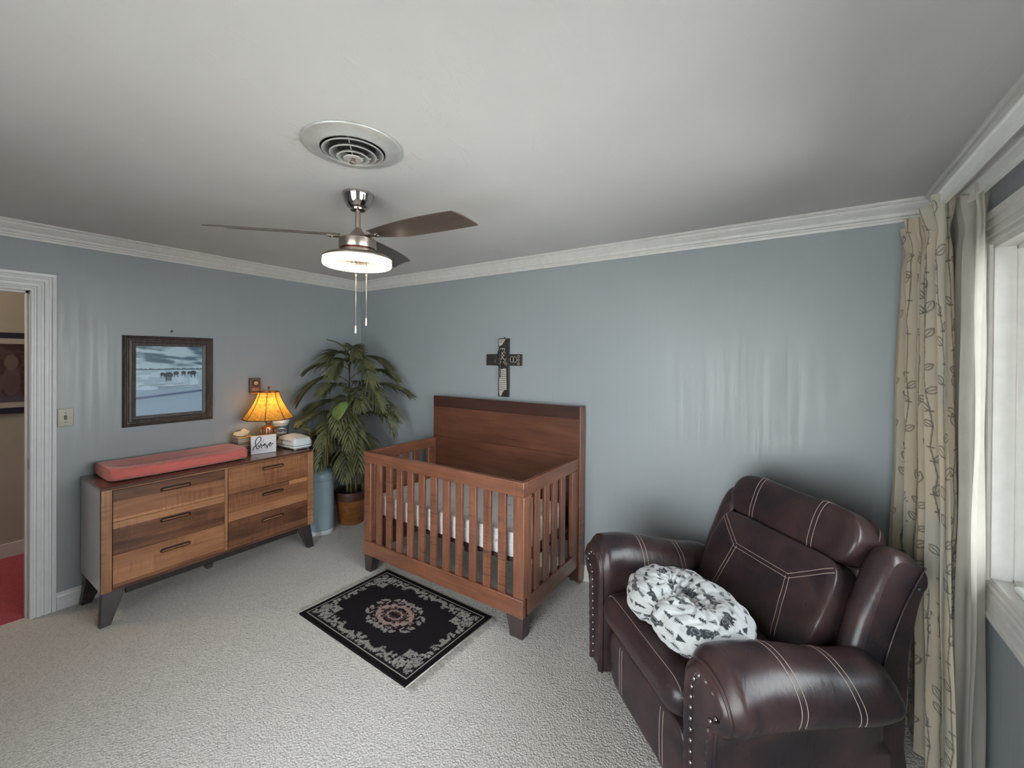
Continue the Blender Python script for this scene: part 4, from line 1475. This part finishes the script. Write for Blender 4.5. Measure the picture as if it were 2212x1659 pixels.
MB().lathe([(.001, -.2815), (.086, -.282), (.086, -.300), (.118, -.304), (.120, -.307), (.001, -.3075)], 56, cap=False).obj('light_kit', NICKEL, fn, smooth=True)
rp = []
for k in range(17):
    a = 2 * PI * k / 16
    rp.append((.1425 + .0195 * math.copysign(abs(math.cos(a)) ** .55, math.cos(a)), -.342 + .0165 * math.copysign(abs(math.sin(a)) ** .55, math.sin(a))))
MB().lathe([(.150, -.3078), (.164, -.318), (.164, -.3245), (.125, -.3245), (.123, -.3085)], 72, cap=False).obj('ring_tray', NICKEL, fn, smooth=True)
MB().lathe(rp, 72, cap=False).obj('ring_light', RING, fn, smooth='all')
BRONZ = plain('warm_metal', (.075, .045, .025), .45, .05, 40, .03, .002, Metallic=1.0)
MB().lathe([(.001, -.3085), (.1225, -.3085), (.1225, -.312), (.001, -.318)], 48, cap=False).obj('bottom_plate', BRONZ, fn, smooth=True)
MB().box(-.045, -.010, -.016, .016, -.338, -.3185).obj('switch_box', NICKEL, fn, .003)
for (cx__, cy__, zt, zb) in ((-.008, -.004, -.32, -.687), (.036, .024, -.32, -.650)):
    ch = MB()
    ch.tube([(cx__, cy__, zt), (cx__ + .001, cy__, zb + .04)], .0016, 6)
    ch.lathe([(.003, -.395), (.0045, -.400), (.0045, -.404), (.003, -.408)], 8, (cx__, cy__, 0))
    c_o = ch.obj('pull_chain', plain('chain_metal', (.62, .52, .42), .3, Metallic=.7), fn, smooth='all')
    MB().lathe([(.0015, zb + .040), (.0042, zb + .034), (.0048, zb + .004), (.003, zb)], 12, (cx__, cy__, 0)).obj('pull_knob', plain('pull_knob_finish', (.72, .60, .52), .4), c_o, smooth=True)
def blade_mesh():
    mb = MB()
    out = []
    n = 22
    r0, r1 = .085, .652
    ta, th_ = R(13), .0045
    top, bot = [], []
    for j in range(n + 1):
        u = j / n
        r = r0 + (r1 - r0) * u
        lead = -.030 - .040 * math.sin(PI * min(1, u * 1.05) ** .9 * .62) if u < 2 else 0
        trail = .028 + .030 * min(1, u * 3.2) + .006 * math.sin(PI * u)
        if u > .90:
            pass
        row = []
        for i in range(9):
            v_ = i / 8
            y = lead + (trail - lead) * v_
            # slanted tip
            x = r + (-.055 * (1 - v_)) * max(0, (u - .80) / .20) * 1.0
            z = -math.tan(ta) * y + .006 * (1 - (2 * v_ - 1) ** 2)
            row.append((x, y, z))
        top.append(row)
    bot = [[(x, y, z - th_) for x, y, z in row] for row in top]
    nx = 9
    mb.grid(top)
    o_ = len(mb.v)
    mb.add([p for row in bot for p in row], [((j + 1) * nx + i, (j + 1) * nx + i + 1, j * nx + i + 1, j * nx + i) for j in range(n) for i in range(nx - 1)])
    M = (n + 1) * nx
    for j in range(n):
        for i in (0, nx - 1):
            a, b = j * nx + i, (j + 1) * nx + i
            mb.f.append((a, b, M + b, M + a))
    for i in range(nx - 1):
        for j in (0, n):
            a, b = j * nx + i, j * nx + i + 1
            mb.f.append((a, b, M + b, M + a))
    return mb
bmsh = None
for a in (226.5, 8, 119):
    if bmsh is None:
        ob = blade_mesh().obj('fan_blade', BLADE, fn, smooth=True)
        bmsh = ob.data
        br_ = MB().box(.055, .14, -.018, .018, -.012, -.0065).obj('blade_bracket', NICKEL, ob, .002)
        for k in (-.010, .010):
            MB().lathe([(.004, -.014), (.004, -.0118)], 10, (.12, k, 0)).obj('screw', CHROME, ob)
        first = ob
    else:
        ob = first.copy()
        link(ob, fn)
        for c in list(first.children):
            c2 = c.copy()
            link(c2, ob)
            c2.parent = ob
    ob.location = (0, 0, -.205)
    ob.rotation_euler = (0, 0, R(a))

# ------------------------------------------------------------------ recliner
rcl = thing('recliner', 'dark brown leather recliner with rolled arms and nailhead trim in the corner', 'armchair', (3.364, -1.094, 0), math.atan2(-.697, .717))
FULL = [(.335, .045), (.333, .20), (.330, .40), (.325, .50), (.330, .585), (.360, .655), (.415, .692), (.47, .694), (.525, .672), (.570, .625), (.588, .575), (.580, .525), (.555, .492),
        (.525, .478), (.508, .462), (.500, .42), (.496, .32), (.492, .20), (.488, .045)]
FACE = [(.345, .045), (.344, .20), (.342, .40), (.342, .49), (.350, .565), (.378, .622), (.42, .648), (.465, .650), (.51, .632), (.550, .592), (.563, .555), (.556, .520), (.536, .500),
        (.513, .492), (.498, .470), (.492, .42), (.488, .32), (.484, .20), (.480, .045)]
NP_ = 96
fullP = resample([tuple(p) for p in catmull([(x, z, 0) for x, z in FULL], 6)], NP_)[:, :2]
faceP = resample([tuple(p) for p in catmull([(x, z, 0) for x, z in FACE], 6)], NP_)[:, :2]
ctr = np.array([.42, .45])
def arm_section(t):
    """profile at depth t (0 front .. .80 back)"""
    if t < .045:
        u = math.sin(min(1, t / .045) * PI / 2)
        q = faceP + (fullP - faceP) * u
    else:
        q = fullP.copy()
    sag = .085 * smooth(.10, .62, np.array(t)) + .06 * smooth(.60, .82, np.array(t))
    kz = np.clip((q[:, 1] - .38) / .25, 0, 1)
    q = q.copy()
    q[:, 1] -= sag * kz
    if t > .56:
        u = (t - .56) / .13
        sc_ = math.sqrt(max(0.0, 1 - min(1, u) ** 2)) * .42 + .58
        q[:, 0] = np.where(q[:, 1] > .3, ctr[0] + (q[:, 0] - ctr[0]) * np.maximum(sc_, .72), q[:, 0])
        q[:, 1] = np.where(q[:, 1] > .2, q[:, 1] * (.9 + .1 * sc_), q[:, 1])
    return q
TS = [0, .004, .010, .018, .028, .038, .05] + list(np.linspace(.075, .60, 28)) + [.62, .64, .66, .675, .685, .69]
for s in (1, -1):
    P = np.zeros((len(TS), NP_, 3))
    for j, t in enumerate(TS):
        q = arm_section(t)
        for i in range(NP_):
            x, z = q[i]
            w_ = noise.noise(Vector((x * 5, t * 5, z * 5 + s))) * .006 + noise.noise(Vector((x * 14, t * 11, z * 14 + s * 3))) * .0025
            if t < .001:
                w_ = 0
            d_ = Vector((x - ctr[0], z - ctr[1])).normalized()
            P[j, i] = (s * (x + d_.x * w_), t, z + d_.y * w_ * .8)
    arm = grid_obj('arm', P, LEATHER, rcl, flip=(s > 0))
    # end caps
    for t, nm_ in ((TS[-1], 'arm_back'),):
        q = arm_section(t)
        MB().add([(s * x, t, z) for x, z in q], [tuple(range(NP_))]).obj(nm_, LEATHER, arm)
    # front face: fan from keyhole outline to the profile
    KEY = [(.376, .045), (.376, .20), (.374, .40), (.374, .48), (.380, .540), (.398, .580), (.425, .600), (.462, .602), (.498, .588), (.524, .562), (.530, .538), (.518, .524), (.500, .520),
           (.482, .508), (.470, .484), (.464, .42), (.460, .32), (.456, .20), (.452, .045)]
    keyP = resample([tuple(p) for p in catmull([(x, z, 0) for x, z in KEY], 6)], NP_)[:, :2]
    rows = []
    for u in np.linspace(0, 1, 8):
        q = faceP + (keyP - faceP) * u
        y = -.003 - .016 * math.sin(PI * min(1, u * 1.02)) ** .8
        rows.append([(s * q[i, 0], y + .0012 * math.sin(i * 1.9) * math.sin(PI * u), q[i, 1]) for i in range(NP_)])
    MB().grid(rows).obj('front_border', LEATHER, arm, smooth='all')
    MB().add([(s * x, -.003, z) for x, z in keyP], [tuple(range(NP_))]).obj('front_panel', LEATHER, arm)
    MB().tube([(s * x, -.002, z) for x, z in faceP], .0062, 8).obj('piping', LEATHER, arm, smooth='all')
    # nailheads
    nk = resample([(x, z) for x, z in keyP], 34)
    base_n = None
    for i in range(1, 33):
        if base_n is None:
            mbn = MB().lathe([(.0092, 0), (.0086, .003), (.0058, .0056), (.0014, .0068)], 10)
            mbn.v = [(x, -z, y) for x, y, z in mbn.v]
            base_n = mbn.obj('nailhead', NAILD, arm, smooth='all')
            o_ = base_n
        else:
            o_ = base_n.copy()
            link(o_, arm)
        o_.location = (s * nk[i, 0], -.0035, nk[i, 1])
    # stitched bands across the arm
    for tc_ in (.235, .455):
        for dt in (-.011, .011):
            t = tc_ + dt
            q = arm_section(t)
            i0, i1 = int(NP_ * .24), int(NP_ * .66)
            pts = []
            for i in range(i0, i1):
                x, z = q[i]
                d_ = Vector((x - ctr[0], z - ctr[1])).normalized()
                w_ = noise.noise(Vector((x * 5, t * 5, z * 5 + s))) * .006 + noise.noise(Vector((x * 14, t * 11, z * 14 + s * 3))) * .0025
                pts.append((s * (x + d_.x * (w_ + .0006)), t, z + d_.y * (w_ * .8 + .0006)))
            MB().tube(pts, .0012, 5).obj('stitching', STITCH, arm, smooth='all')

def cushion(hx, hy, hz, px=.35, py=.35, nu=72, nv=48, pinch=.0, wr=.004, seed=0, flat=.0):
    """soft box; v around the equator plane z. returns P (nv,nu,3)"""
    P = np.zeros((nv, nu, 3))
    for j in range(nv):
        b = -PI / 2 + PI * j / (nv - 1)
        cb_, sb_ = max(0, math.cos(b)), math.sin(b)
        cbp = cb_ ** py
        sbp = math.copysign(abs(sb_) ** (.9), sb_)
        for i in range(nu):
            a = 2 * PI * i / nu
            ca_, sa_ = math.cos(a), math.sin(a)
            x = hx * math.copysign(abs(ca_) ** px, ca_) * cbp
            y = hy * math.copysign(abs(sa_) ** px, sa_) * cbp
            z = hz * sbp
            z *= 1 - flat * 0
            w_ = noise.noise(Vector((x * 4, y * 4, z * 4 + seed))) * wr * 1.6 + noise.noise(Vector((x * 13, y * 13, z * 13 + seed))) * wr * .6
            n = Vector((x / hx ** 2, y / hy ** 2, z / hz ** 2))
            n = n.normalized() if n.length else Vector((0, 0, 1))
            P[j, i] = (x + n.x * w_, y + n.y * w_, z + n.z * w_)
    return P
def xform(P, M):
    A_ = np.array(M)
    return P @ A_[:3, :3].T + A_[:3, 3]
# seat
P = cushion(.325, .315, .088, .22, .30, 96, 48, wr=.005, seed=2)
P = xform(P, Matrix.Translation((0, .282, .405)))
seat = grid_obj('seat_cushion', P, LEATHER, rcl, closeu=True)
def surf_line(pts, r, parent, m=STITCH, nm_='stitching', n=5):
    return MB().tube(pts, r, n).obj(nm_, m, parent, smooth='all')
dep_cache = {}
def ray_line(obj, pts, direction, off=.0006, flip=False):
    """drop the points on to the object's surface along a direction (all in parent space)"""
    out = []
    if obj.name not in dep_cache:
        from mathutils.bvhtree import BVHTree
        dep_cache[obj.name] = BVHTree.FromPolygons([v.co for v in obj.data.vertices], [p.vertices for p in obj.data.polygons])
    bv = dep_cache[obj.name]
    dv = Vector(direction).normalized()
    for p in pts:
        h = bv.ray_cast(Vector(p) - dv * .5, dv)
        if h[0] is not None:
            out.append(h[0] - dv * off)
    return out
ln_ = [(-.31 + .62 * i / 40, .010, .5) for i in range(41)]
p_ = ray_line(seat, ln_, (0, 0, -1))
if len(p_) > 2:
    surf_line(p_, .0011, seat)
for sx_ in (-.300, .300):
    p_ = ray_line(seat, [(sx_, .03 + .40 * i / 20, .5) for i in range(21)], (0, 0, -1))
    if len(p_) > 2:
        surf_line(p_, .0011, seat)
# footrest panel and base
P = cushion(.318, .040, .135, .25, .22, 80, 40, wr=.003, seed=8)
P = xform(P, Matrix.Translation((0, .052, .175)))
foot = grid_obj('footrest_panel', P, LEATHER, rcl, closeu=True)
for sx_ in (-.17, .17):
    for dx in (-.011, .011):
        p_ = ray_line(foot, [(sx_ + dx, 0, .07 + .21 * i / 20) for i in range(21)], (0, 1, 0))
        if len(p_) > 2:
            surf_line(p_, .0011, foot)
MB().box(-.325, .325, .08, .80, .035, .30).obj('base', LEATHER, rcl, .02)
for x in (-.28, .28):
    for y in (.12, .72):
        MB().lathe([(.022, .0008), (.025, .034)], 14, (x, y, 0)).obj('foot', DARKP, rcl)
# back shell
P = cushion(.335, .075, .42, .25, .30, 72, 40, wr=.002, seed=5)
P = xform(P, Matrix.Translation((0, .795, .50)) @ Matrix.Rotation(R(-12), 4, 'X'))
grid_obj('back_shell', P, LEATHER, rcl, closeu=True)
# lumbar cushion
ML = Matrix.Translation((0, .655, .640)) @ Matrix.Rotation(R(-28), 4, 'X')
P = cushion(.332, .080, .205, .14, .15, 96, 60, wr=.007, seed=9)
lum = grid_obj('back_cushion', xform(P, ML), LEATHER, rcl, closeu=True)
fwd = (ML.to_3x3() @ Vector((0, 1, 0)))
def lum_line(a, b):
    pts = []
    for i in range(31):
        u = i / 30
        x, z = a[0] + (b[0] - a[0]) * u, a[1] + (b[1] - a[1]) * u
        pts.append(ML @ Vector((x, -.1, z)))
    return ray_line(lum, pts, fwd)
for s in (1, -1):
    A_ = (s * .150, .055)
    for (a, b, offs) in ((A_, (s * .300, .165), .009), (A_, (s * .185, -.185), .009)):
        d_ = Vector((b[0] - a[0], b[1] - a[1])).normalized()
        nrm_ = Vector((-d_.y, d_.x))
        for k in (-offs, offs):
            q_ = lum_line((a[0] + nrm_.x * k, a[1] + nrm_.y * k), (b[0] + nrm_.x * k, b[1] + nrm_.y * k))
            if len(q_) > 2:
                surf_line(q_, .0012, lum)
for k in (-.009, .009):
    q_ = lum_line((-.150, .055 + k), (.150, .055 + k))
    surf_line(q_, .0012, lum)
# head cushion
MH = Matrix.Translation((0, .812, .905)) @ Matrix.Rotation(R(-22), 4, 'X')
P = cushion(.335, .085, .118, .16, .34, 96, 48, wr=.005, seed=14)
hd = grid_obj('head_cushion', xform(P, MH), LEATHER, rcl, closeu=True)
ring_ = []
for k in range(60):
    a = 2 * PI * k / 60
    x = .326 * math.copysign(abs(math.cos(a)) ** .22, math.cos(a))
    z = .108 * math.copysign(abs(math.sin(a)) ** .40, math.sin(a))
    ring_.append(MH @ Vector((x, .030 if z > -.05 else .01, z)))
MB().tube(ring_, .0048, 6, closed=True).obj('piping', LEATHER, hd, smooth='all')
hfw = MH.to_3x3() @ Vector((0, 1, 0))
for sx_ in (-.17, .155):
    for dx in (-.010, .010):
        pts = []
        for i in range(31):
            an = R(80 - 150 * i / 30)
            pts.append((sx_ + dx, an))
        bv_pts = []
        for x, an in pts:
            o_ = MH @ Vector((x, 0, 0))
            dirv = MH.to_3x3() @ Vector((0, -math.cos(an), math.sin(an)))
            if hd.name not in dep_cache:
                ray_line(hd, [(0, 0, 0)], (0, 1, 0))
            h = dep_cache[hd.name].ray_cast(o_, dirv)
            if h[0] is not None:
                bv_pts.append(h[0] + dirv * .0008)
        if len(bv_pts) > 2:
            surf_line(bv_pts, .0012, hd)
# wings
WG = [(.59, .12), (.585, .45), (.60, .53), (.645, .66), (.70, .775), (.755, .875), (.805, .928), (.865, .922), (.92, .890), (.962, .850), (.966, .822), (.940, .79), (.915, .70), (.88, .45), (.85, .20), (.845, .06), (.60, .06)]
for s in (1, -1):
    out_ = catmull([(a, b, 0) for a, b in WG], 5, closed=True)
    x0, x1 = sorted((s * .335, s * .430))
    n = len(out_)
    cc = Vector((.78, .55, 0))
    rows = []
    for u in np.linspace(0, 1, 13):
        x = x0 + (x1 - x0) * u
        inset = .034 * (1 - math.sin(PI * (.0 + u)) ** .5)
        row = []
        for p in out_:
            d_ = (cc - p).normalized()
            w_ = noise.noise(Vector((x * 8, p.x * 8, p.y * 8))) * .004
            row.append((x, p.x + d_.x * (inset + w_), max(.05, p.y + d_.y * (inset + w_))))
        rows.append(row + [row[0]])
    mb = MB().grid(rows)
    mb.add(rows[0][:-1], [tuple(range(n))])
    mb.add(rows[-1][:-1], [tuple(range(n))])
    wo = mb.obj('wing', LEATHER, rcl, smooth='all')
    xs = s * .424
    seam = [(xs + s * .010, .930, .868), (xs + s * .010, .905, .835), (xs + s * .010, .85, .76), (xs + s * .010, .805, .68), (xs + s * .009, .77, .60), (xs + s * .008, .74, .52)]
    MB().tube(catmull(seam, 5), .004, 6).obj('piping', LEATHER, wo, smooth='all')
mbn = MB().lathe([(.009, 0), (.008, .004), (.002, .006)], 12)
mbn.v = [(z, x, y) for x, y, z in mbn.v]
bt = mbn.obj('button', DARKP, rcl, smooth='all')
bt.location = (.431, .905, .79)

# ------------------------------------------------------------------ nursing pillow
NU, NVV = 560, 300
TH = np.linspace(R(-88), R(268), NU)                     # opening toward the seat front (-y)
PH = np.linspace(0, 2 * PI, NVV, endpoint=False)
Pn = np.zeros((NVV, NU, 3))
cxp, cyp, czp = .068, .185, .0
Lu = np.zeros(NU)
for i, t in enumerate(TH):
    u = i / (NU - 1)
    spread = .012 * math.exp(-((u) / .12) ** 2), .012 * math.exp(-((1 - u) / .12) ** 2)
    a, b = .182, .106
    c = Vector((cxp + a * math.cos(t), cyp + b * math.sin(t), 0))
    tg = Vector((-a * math.sin(t), b * math.cos(t), 0)).normalized()
    nrm_ = Vector((tg.y, -tg.x, 0))
    endk = min(u, 1 - u) / .085
    rr_ = .106 + .012 * math.sin(PI * u)
    if endk < 1:
        rr_ *= math.sqrt(max(0.0, 1 - (1 - endk) ** 2)) * .98 + .02
    # two ends sit one above the other
    lift = .030 * math.exp(-(u / .16) ** 2) - .0 * u
    side_sh = .035 * math.exp(-(u / .12) ** 2) * -1 + .035 * math.exp(-((1 - u) / .12) ** 2)
    for j, p in enumerate(PH):
        cp_, sp_ = math.cos(p), math.sin(p)
        kx = 1.0 if cp_ > 0 else .88
        rad = rr_
        q = c + nrm_ * cp_ * rad * kx + Vector((0, 0, 1)) * sp_ * rad * .74
        # gathered wrinkles toward the inner seam
        inner = max(0, -cp_)
        w_ = .006 * math.sin(t * 26 + 3 * math.sin(p * 2)) * inner ** 1.3
        w_ += noise.noise(Vector((q.x * 11, q.y * 11, q.z * 9 + 4))) * .010
        w_ += abs(noise.noise(Vector((q.x * 7 + 9, q.y * 24, q.z * 20)))) * .016 - .004 * abs(math.sin(t * 9 + math.sin(p * 3) * 2)) ** 6
        q = q + nrm_ * cp_ * w_ + Vector((0, 0, 1)) * sp_ * w_
        q = q + Vector((0, .0, lift)) + tg * side_sh * 0
        q.z = max(q.z, -.083)
        q.x = max(min(q.x, .318), -.318)
        Pn[j, i] = q
# print: pines, triangles and bears, stamped in (length, girth) metres
LU, LV = 1.42, .66
Ug, Vg = np.meshgrid(np.linspace(0, LU, NU), np.linspace(0, LV, NVV))
ink = np.zeros_like(Ug)
def stamp(cx, cy, ang, sdf, ext):
    m_ = (np.abs(Ug - cx) < ext) & (np.abs(Vg - cy) < ext)
    if not m_.any():
        return
    dx, dy = Ug[m_] - cx, Vg[m_] - cy
    c, s = math.cos(ang), math.sin(ang)
    x, y = dx * c + dy * s, -dx * s + dy * c
    ink[m_] = np.maximum(ink[m_], smooth(.0012, -.0006, sdf(x, y)))
def tri(x, y):          # solid pine triangle, apex +y
    h, w_ = .032, .0125
    return np.maximum(np.abs(x) - w_ * (h / 2 - y) / h, np.maximum(-(y + h / 2), y - h / 2))
def fir(x, y):          # stem with chevron branches
    h = .038
    st_ = np.maximum(np.abs(x) - .0016, np.abs(y) - h / 2)
    yy = (y + np.abs(x) * .55 + h / 2) % .0072
    wid = .0088 * np.clip((h / 2 - y) / h, 0, 1) + .002
    br = np.maximum(np.abs(yy - .0036) - .0019, np.maximum(np.abs(x) - wid, np.abs(y) - h / 2))
    return np.minimum(st_, br)
def stepped(x, y):      # layered pine
    h = .036
    k = (y + h / 2) / h
    seg = (k * 3) % 1
    wid = .013 * (1 - seg * .75) * (1 - np.floor(np.clip(k * 3, 0, 2.99)) * .2)
    return np.maximum(np.abs(x) - wid, np.maximum(-(y + h / 2), y - h / 2))
def bear(x, y):
    def el(cx, cy, rx, ry):
        return (np.sqrt(((x - cx) / rx) ** 2 + ((y - cy) / ry) ** 2) - 1) * min(rx, ry)
    b_ = el(0, 0, .026, .014)
    for q_ in (el(.027, .006, .011, .010), el(.024, .017, .0035, .0035), el(.033, .015, .0035, .0035), el(-.018, -.014, .007, .010), el(.012, -.015, .006, .010), el(-.006, -.014, .005, .008), el(-.028, .003, .006, .005)):
        b_ = np.minimum(b_, q_)
    line = np.minimum(np.abs(el(.002, .001, .015, .008)) - .0006, np.abs(el(.029, .005, .005, .0045)) - .0005)
    return np.maximum(b_, -line)
rnd = random.Random(12)
k = 0
for r_i in range(12):
    for c_i in range(25):
        cx = .03 + c_i * .0565 + (.028 if r_i % 2 else 0) + rnd.uniform(-.007, .007)
        cy = .026 + r_i * .0555 + rnd.uniform(-.007, .007)
        kind = (c_i * 5 + r_i * 3) % 9
        ang = R(90) + rnd.uniform(-.2, .2) + (0 if rnd.random() < .9 else PI)
        if kind == 0 or kind == 5:
            stamp(cx, cy, ang - R(90), bear, .045)
        elif kind in (1, 4, 7):
            stamp(cx, cy, ang, fir, .03)
        elif kind in (2, 6):
            stamp(cx, cy, ang, tri, .03)
        else:
            stamp(cx, cy, ang, stepped, .03)
pc = lerpc(np.ones((NVV, NU, 3)) * np.array((.50, .505, .515)), ink, (.030, .036, .042))
PILM = m_col('printed_cotton', .85, 350, .25, .002, Sheen_Weight=.2, Specular_IOR_Level=.25)
pil = grid_obj('nursing_pillow', Pn, PILM, None, pc, closev=True)
pil.matrix_world = Matrix.Translation((3.364, -1.094, 0)) @ Matrix.Rotation(math.atan2(-.697, .717), 4, 'Z') @ Matrix.Translation((0, .0, .5795)) @ Matrix.Rotation(R(0), 4, 'X')
tag(pil, 'white curved nursing pillow with black bears and pines on the recliner seat', 'pillow')

# ------------------------------------------------------------------ curtains
def curtain(name, label, A, B_, ztop, pleats, amp_t, amp_b, m, paint=None, head=.10, shift_b=(0, 0, 0, 0), nu=300, nv=420, group=None, pinch=.0, seed=0):
    P = np.zeros((nv, nu, 3))
    a, b = Vector(A), Vector(B_)
    for j in range(nv):
        v = j / (nv - 1)
        z = ztop - (ztop - .012) * v
        k = float(smooth(0, 1, np.array(v)))
        aa = a + Vector((shift_b[0], shift_b[1])) * v
        bb = b + Vector((shift_b[2], shift_b[3])) * v
        d_ = (bb - aa).normalized()
        nrm_ = Vector((d_.y, -d_.x))
        hd_ = float(smooth(head * 1.5, head * .6, np.array(v * (ztop - .012))))       # 1 in heading
        amp = (amp_t * (1 - k) + amp_b * k)
        for i in range(nu):
            u = i / (nu - 1)
            ph = u * pleats * 2 * PI + .7 * math.sin(u * 9 + seed) + .5 * math.sin(v * 2.2 + u * 5 + seed)
            off = math.sin(ph)
            off = (2 / PI * math.asin(off * .96)) * amp * 1.1
            off += .30 * amp * math.sin(2.3 * ph + 1.1 + v * 1.5)
            off *= (1 - .0 * hd_)
            waist = .30 * math.exp(-((v * (ztop) - head - .03) / .045) ** 2)
            off *= 1 + .35 * hd_ * (1 - min(1, v * ztop / head))
            off *= (1 - waist)
            al = .010 * math.sin(ph * 2 + 1) * (1 + k)
            nz = noise.noise(Vector((u * 8 + seed, v * 5, 1))) * .008
            p = aa.lerp(bb, u) + d_ * al * .6 + nrm_ * (off + nz)
            P[j, i] = (min(p.x, XR - .008), min(p.y, -.006), z + (.012 * math.sin(ph * .5 + seed) * hd_))
    cols_ = paint(nv, nu) if paint else None
    o = grid_obj(name, P, m, None, cols_)
    tag(o, label, 'curtain', group)
    return o
def paint_curtain(nv, nu):
    Wd, Hd = 1.75, 2.2
    U, V = np.meshgrid(np.linspace(0, Wd, nu), np.linspace(0, Hd, nv))
    base = lerpc(np.ones((nv, nu, 3)) * np.array((.46, .39, .30)), smooth(.35, .7, vnoise(U * 8, V * 3, 8, 4)), (.38, .36, .31))
    inkc = np.zeros_like(U)
    rs_ = random.Random(4)
    def seg(x0, y0, x1, y1, w_):
        nonlocal inkc
        m0, m1 = min(x0, x1) - .02, max(x0, x1) + .02
        n0, n1 = min(y0, y1) - .02, max(y0, y1) + .02
        m_ = (U > m0) & (U < m1) & (V > n0) & (V < n1)
        if not m_.any():
            return
        dx, dy = x1 - x0, y1 - y0
        L_ = dx * dx + dy * dy + 1e-9
        t_ = np.clip(((U[m_] - x0) * dx + (V[m_] - y0) * dy) / L_, 0, 1)
        dd = np.hypot(U[m_] - x0 - t_ * dx, V[m_] - y0 - t_ * dy)
        inkc[m_] = np.maximum(inkc[m_], smooth(w_ + .0022, w_ * .5, dd))
    def leaf(x, y, ang, L_):
        c, s = math.cos(ang), math.sin(ang)
        pr = None
        for sd in (1, -1):
            pr = None
            for k in range(9):
                u = k / 8
                lx, ly = u * L_, sd * .30 * L_ * math.sin(PI * u) ** .8
                q_ = (x + lx * c - ly * s, y + lx * s + ly * c)
                if pr:
                    seg(*pr, *q_, .0013)
                pr = q_
        seg(x, y, x + L_ * .8 * c, y + L_ * .8 * s, .0008)
    for k in range(25):
        x = .03 + k * .069 + rs_.uniform(-.015, .015)
        y = 0.0
        pr = (x, y)
        while y < Hd:
            y += rs_.uniform(.05, .10)
            x += rs_.uniform(-.012, .012)
            seg(*pr, x, y, .0014)
            if rs_.random() < .55:
                seg(x - .008, y, x + .008, y + .003, .0022)
            if rs_.random() < .70:
                sd = rs_.choice((-1, 1))
                leaf(x, y, -PI / 2 + sd * rs_.uniform(.4, 1.2), rs_.uniform(.035, .060))
            pr = (x, y)
    return lerpc(base, inkc * .85, (.055, .055, .055))
def m_curt(name, col_attr=None, c=None, trans=.35):
    t = NT(name)
    if col_attr:
        a = t.node('VertexColor', layer_name='Col').outputs['Color']
    else:
        n = t.noise(t.coord(), 7, 4, .6)
        a = t.ramp(n, [(.3, g3(c, .92)), (.7, g3(c, 1.06))])
    wv = t.noise(t.coord(scale=(160, 160, 160)), 1.0, 2, .5)
    wr_ = t.noise(t.coord(scale=(6, 6, 2)), 2.5, 4, .6, .5)
    bmp = t.bump(t.math('ADD', t.math('MULTIPLY', wv, .2), wr_), .35, .006)
    t.done(a, .9, bmp, Specular_IOR_Level=.15)
    tl = t.node('BsdfTranslucent')
    t.put(tl.inputs[0], a)
    mx = t.node('MixShader')
    mx.inputs[0].default_value = trans
    t.l.new(t.b.outputs[0], mx.inputs[1])
    t.l.new(tl.outputs[0], mx.inputs[2])
    t.l.new(mx.outputs[0], t.out.inputs['Surface'])
    return t.m
CURP = m_curt('printed_linen', True, trans=.18)
CURL = m_curt('sheer_lining', None, (.50, .47, .42), .42)
curtain('curtain', 'tan pleated curtain printed with dark leafy stems nearest the corner', (4.357, -.150), (4.385, -.67), 2.262, 6.5, .034, .036, CURP, paint_curtain, shift_b=(-.03, .045, .030, -.05), seed=1, nu=560, nv=760)
curtain('curtain', 'plain pale linen curtain hanging between printed curtain and window casing', (4.452, -.44), (4.455, -.765), 2.262, 3.5, .020, .028, CURL, shift_b=(0, .05, -.01, -.06), seed=3, nu=160, nv=240)

ROD = plain('rod_enamel', (.78, .78, .75), .35, .04)
def rod(label, x, y0, z):
    t = thing('curtain_rod', label, 'curtain rod', (x, y0, z))
    MB().prism([(-.011, -.024), (.011, -.024), (.011, -.018), (.006, -.015), (.006, .015), (.011, .018), (.011, .024), (-.011, .024), (-.011, .018), (-.006, .015), (-.006, -.015), (-.011, -.018)], -2.15, 0, 'y').obj('rail', ROD, t, .001)
    for yy in (-.95, -2.1):
        MB().box(.0065, XR - x - .0005, yy - .009, yy + .009, -.008, .012).obj('bracket', ROD, t, .001)
    for k in range(2):
        e = MB().tube([(-.0, -.028 + .06 + .0 + .011 * math.cos(R(a)), -.040 + .013 * math.sin(R(a))) for a in range(0, 360, 24)], .0035, 6, closed=True)
        if k == 0:
            e.obj('glide', WHITEP, t, smooth='all')
    MB().box(-.004, .004, .0005, .045, -.027, -.021).obj('end_cap', WHITEP, t, .001)
    return t
rod('outer white curtain rail carrying the printed curtain', 4.372, -.53, 2.255)
rod('inner white curtain rail closer to the window casing', 4.450, -.62, 2.250)

# ------------------------------------------------------------------ fill light added in the hall, with no lamp there
hl = bpy.data.lights.new('hall_fill', 'POINT')
hl.energy = 16
hl.color = (1, .82, .62)
hl.shadow_soft_size = .12
ho = bpy.data.objects.new('hall_fill', hl)
ho.location = (-.75, -3.4, 2.2)
COL.objects.link(ho)
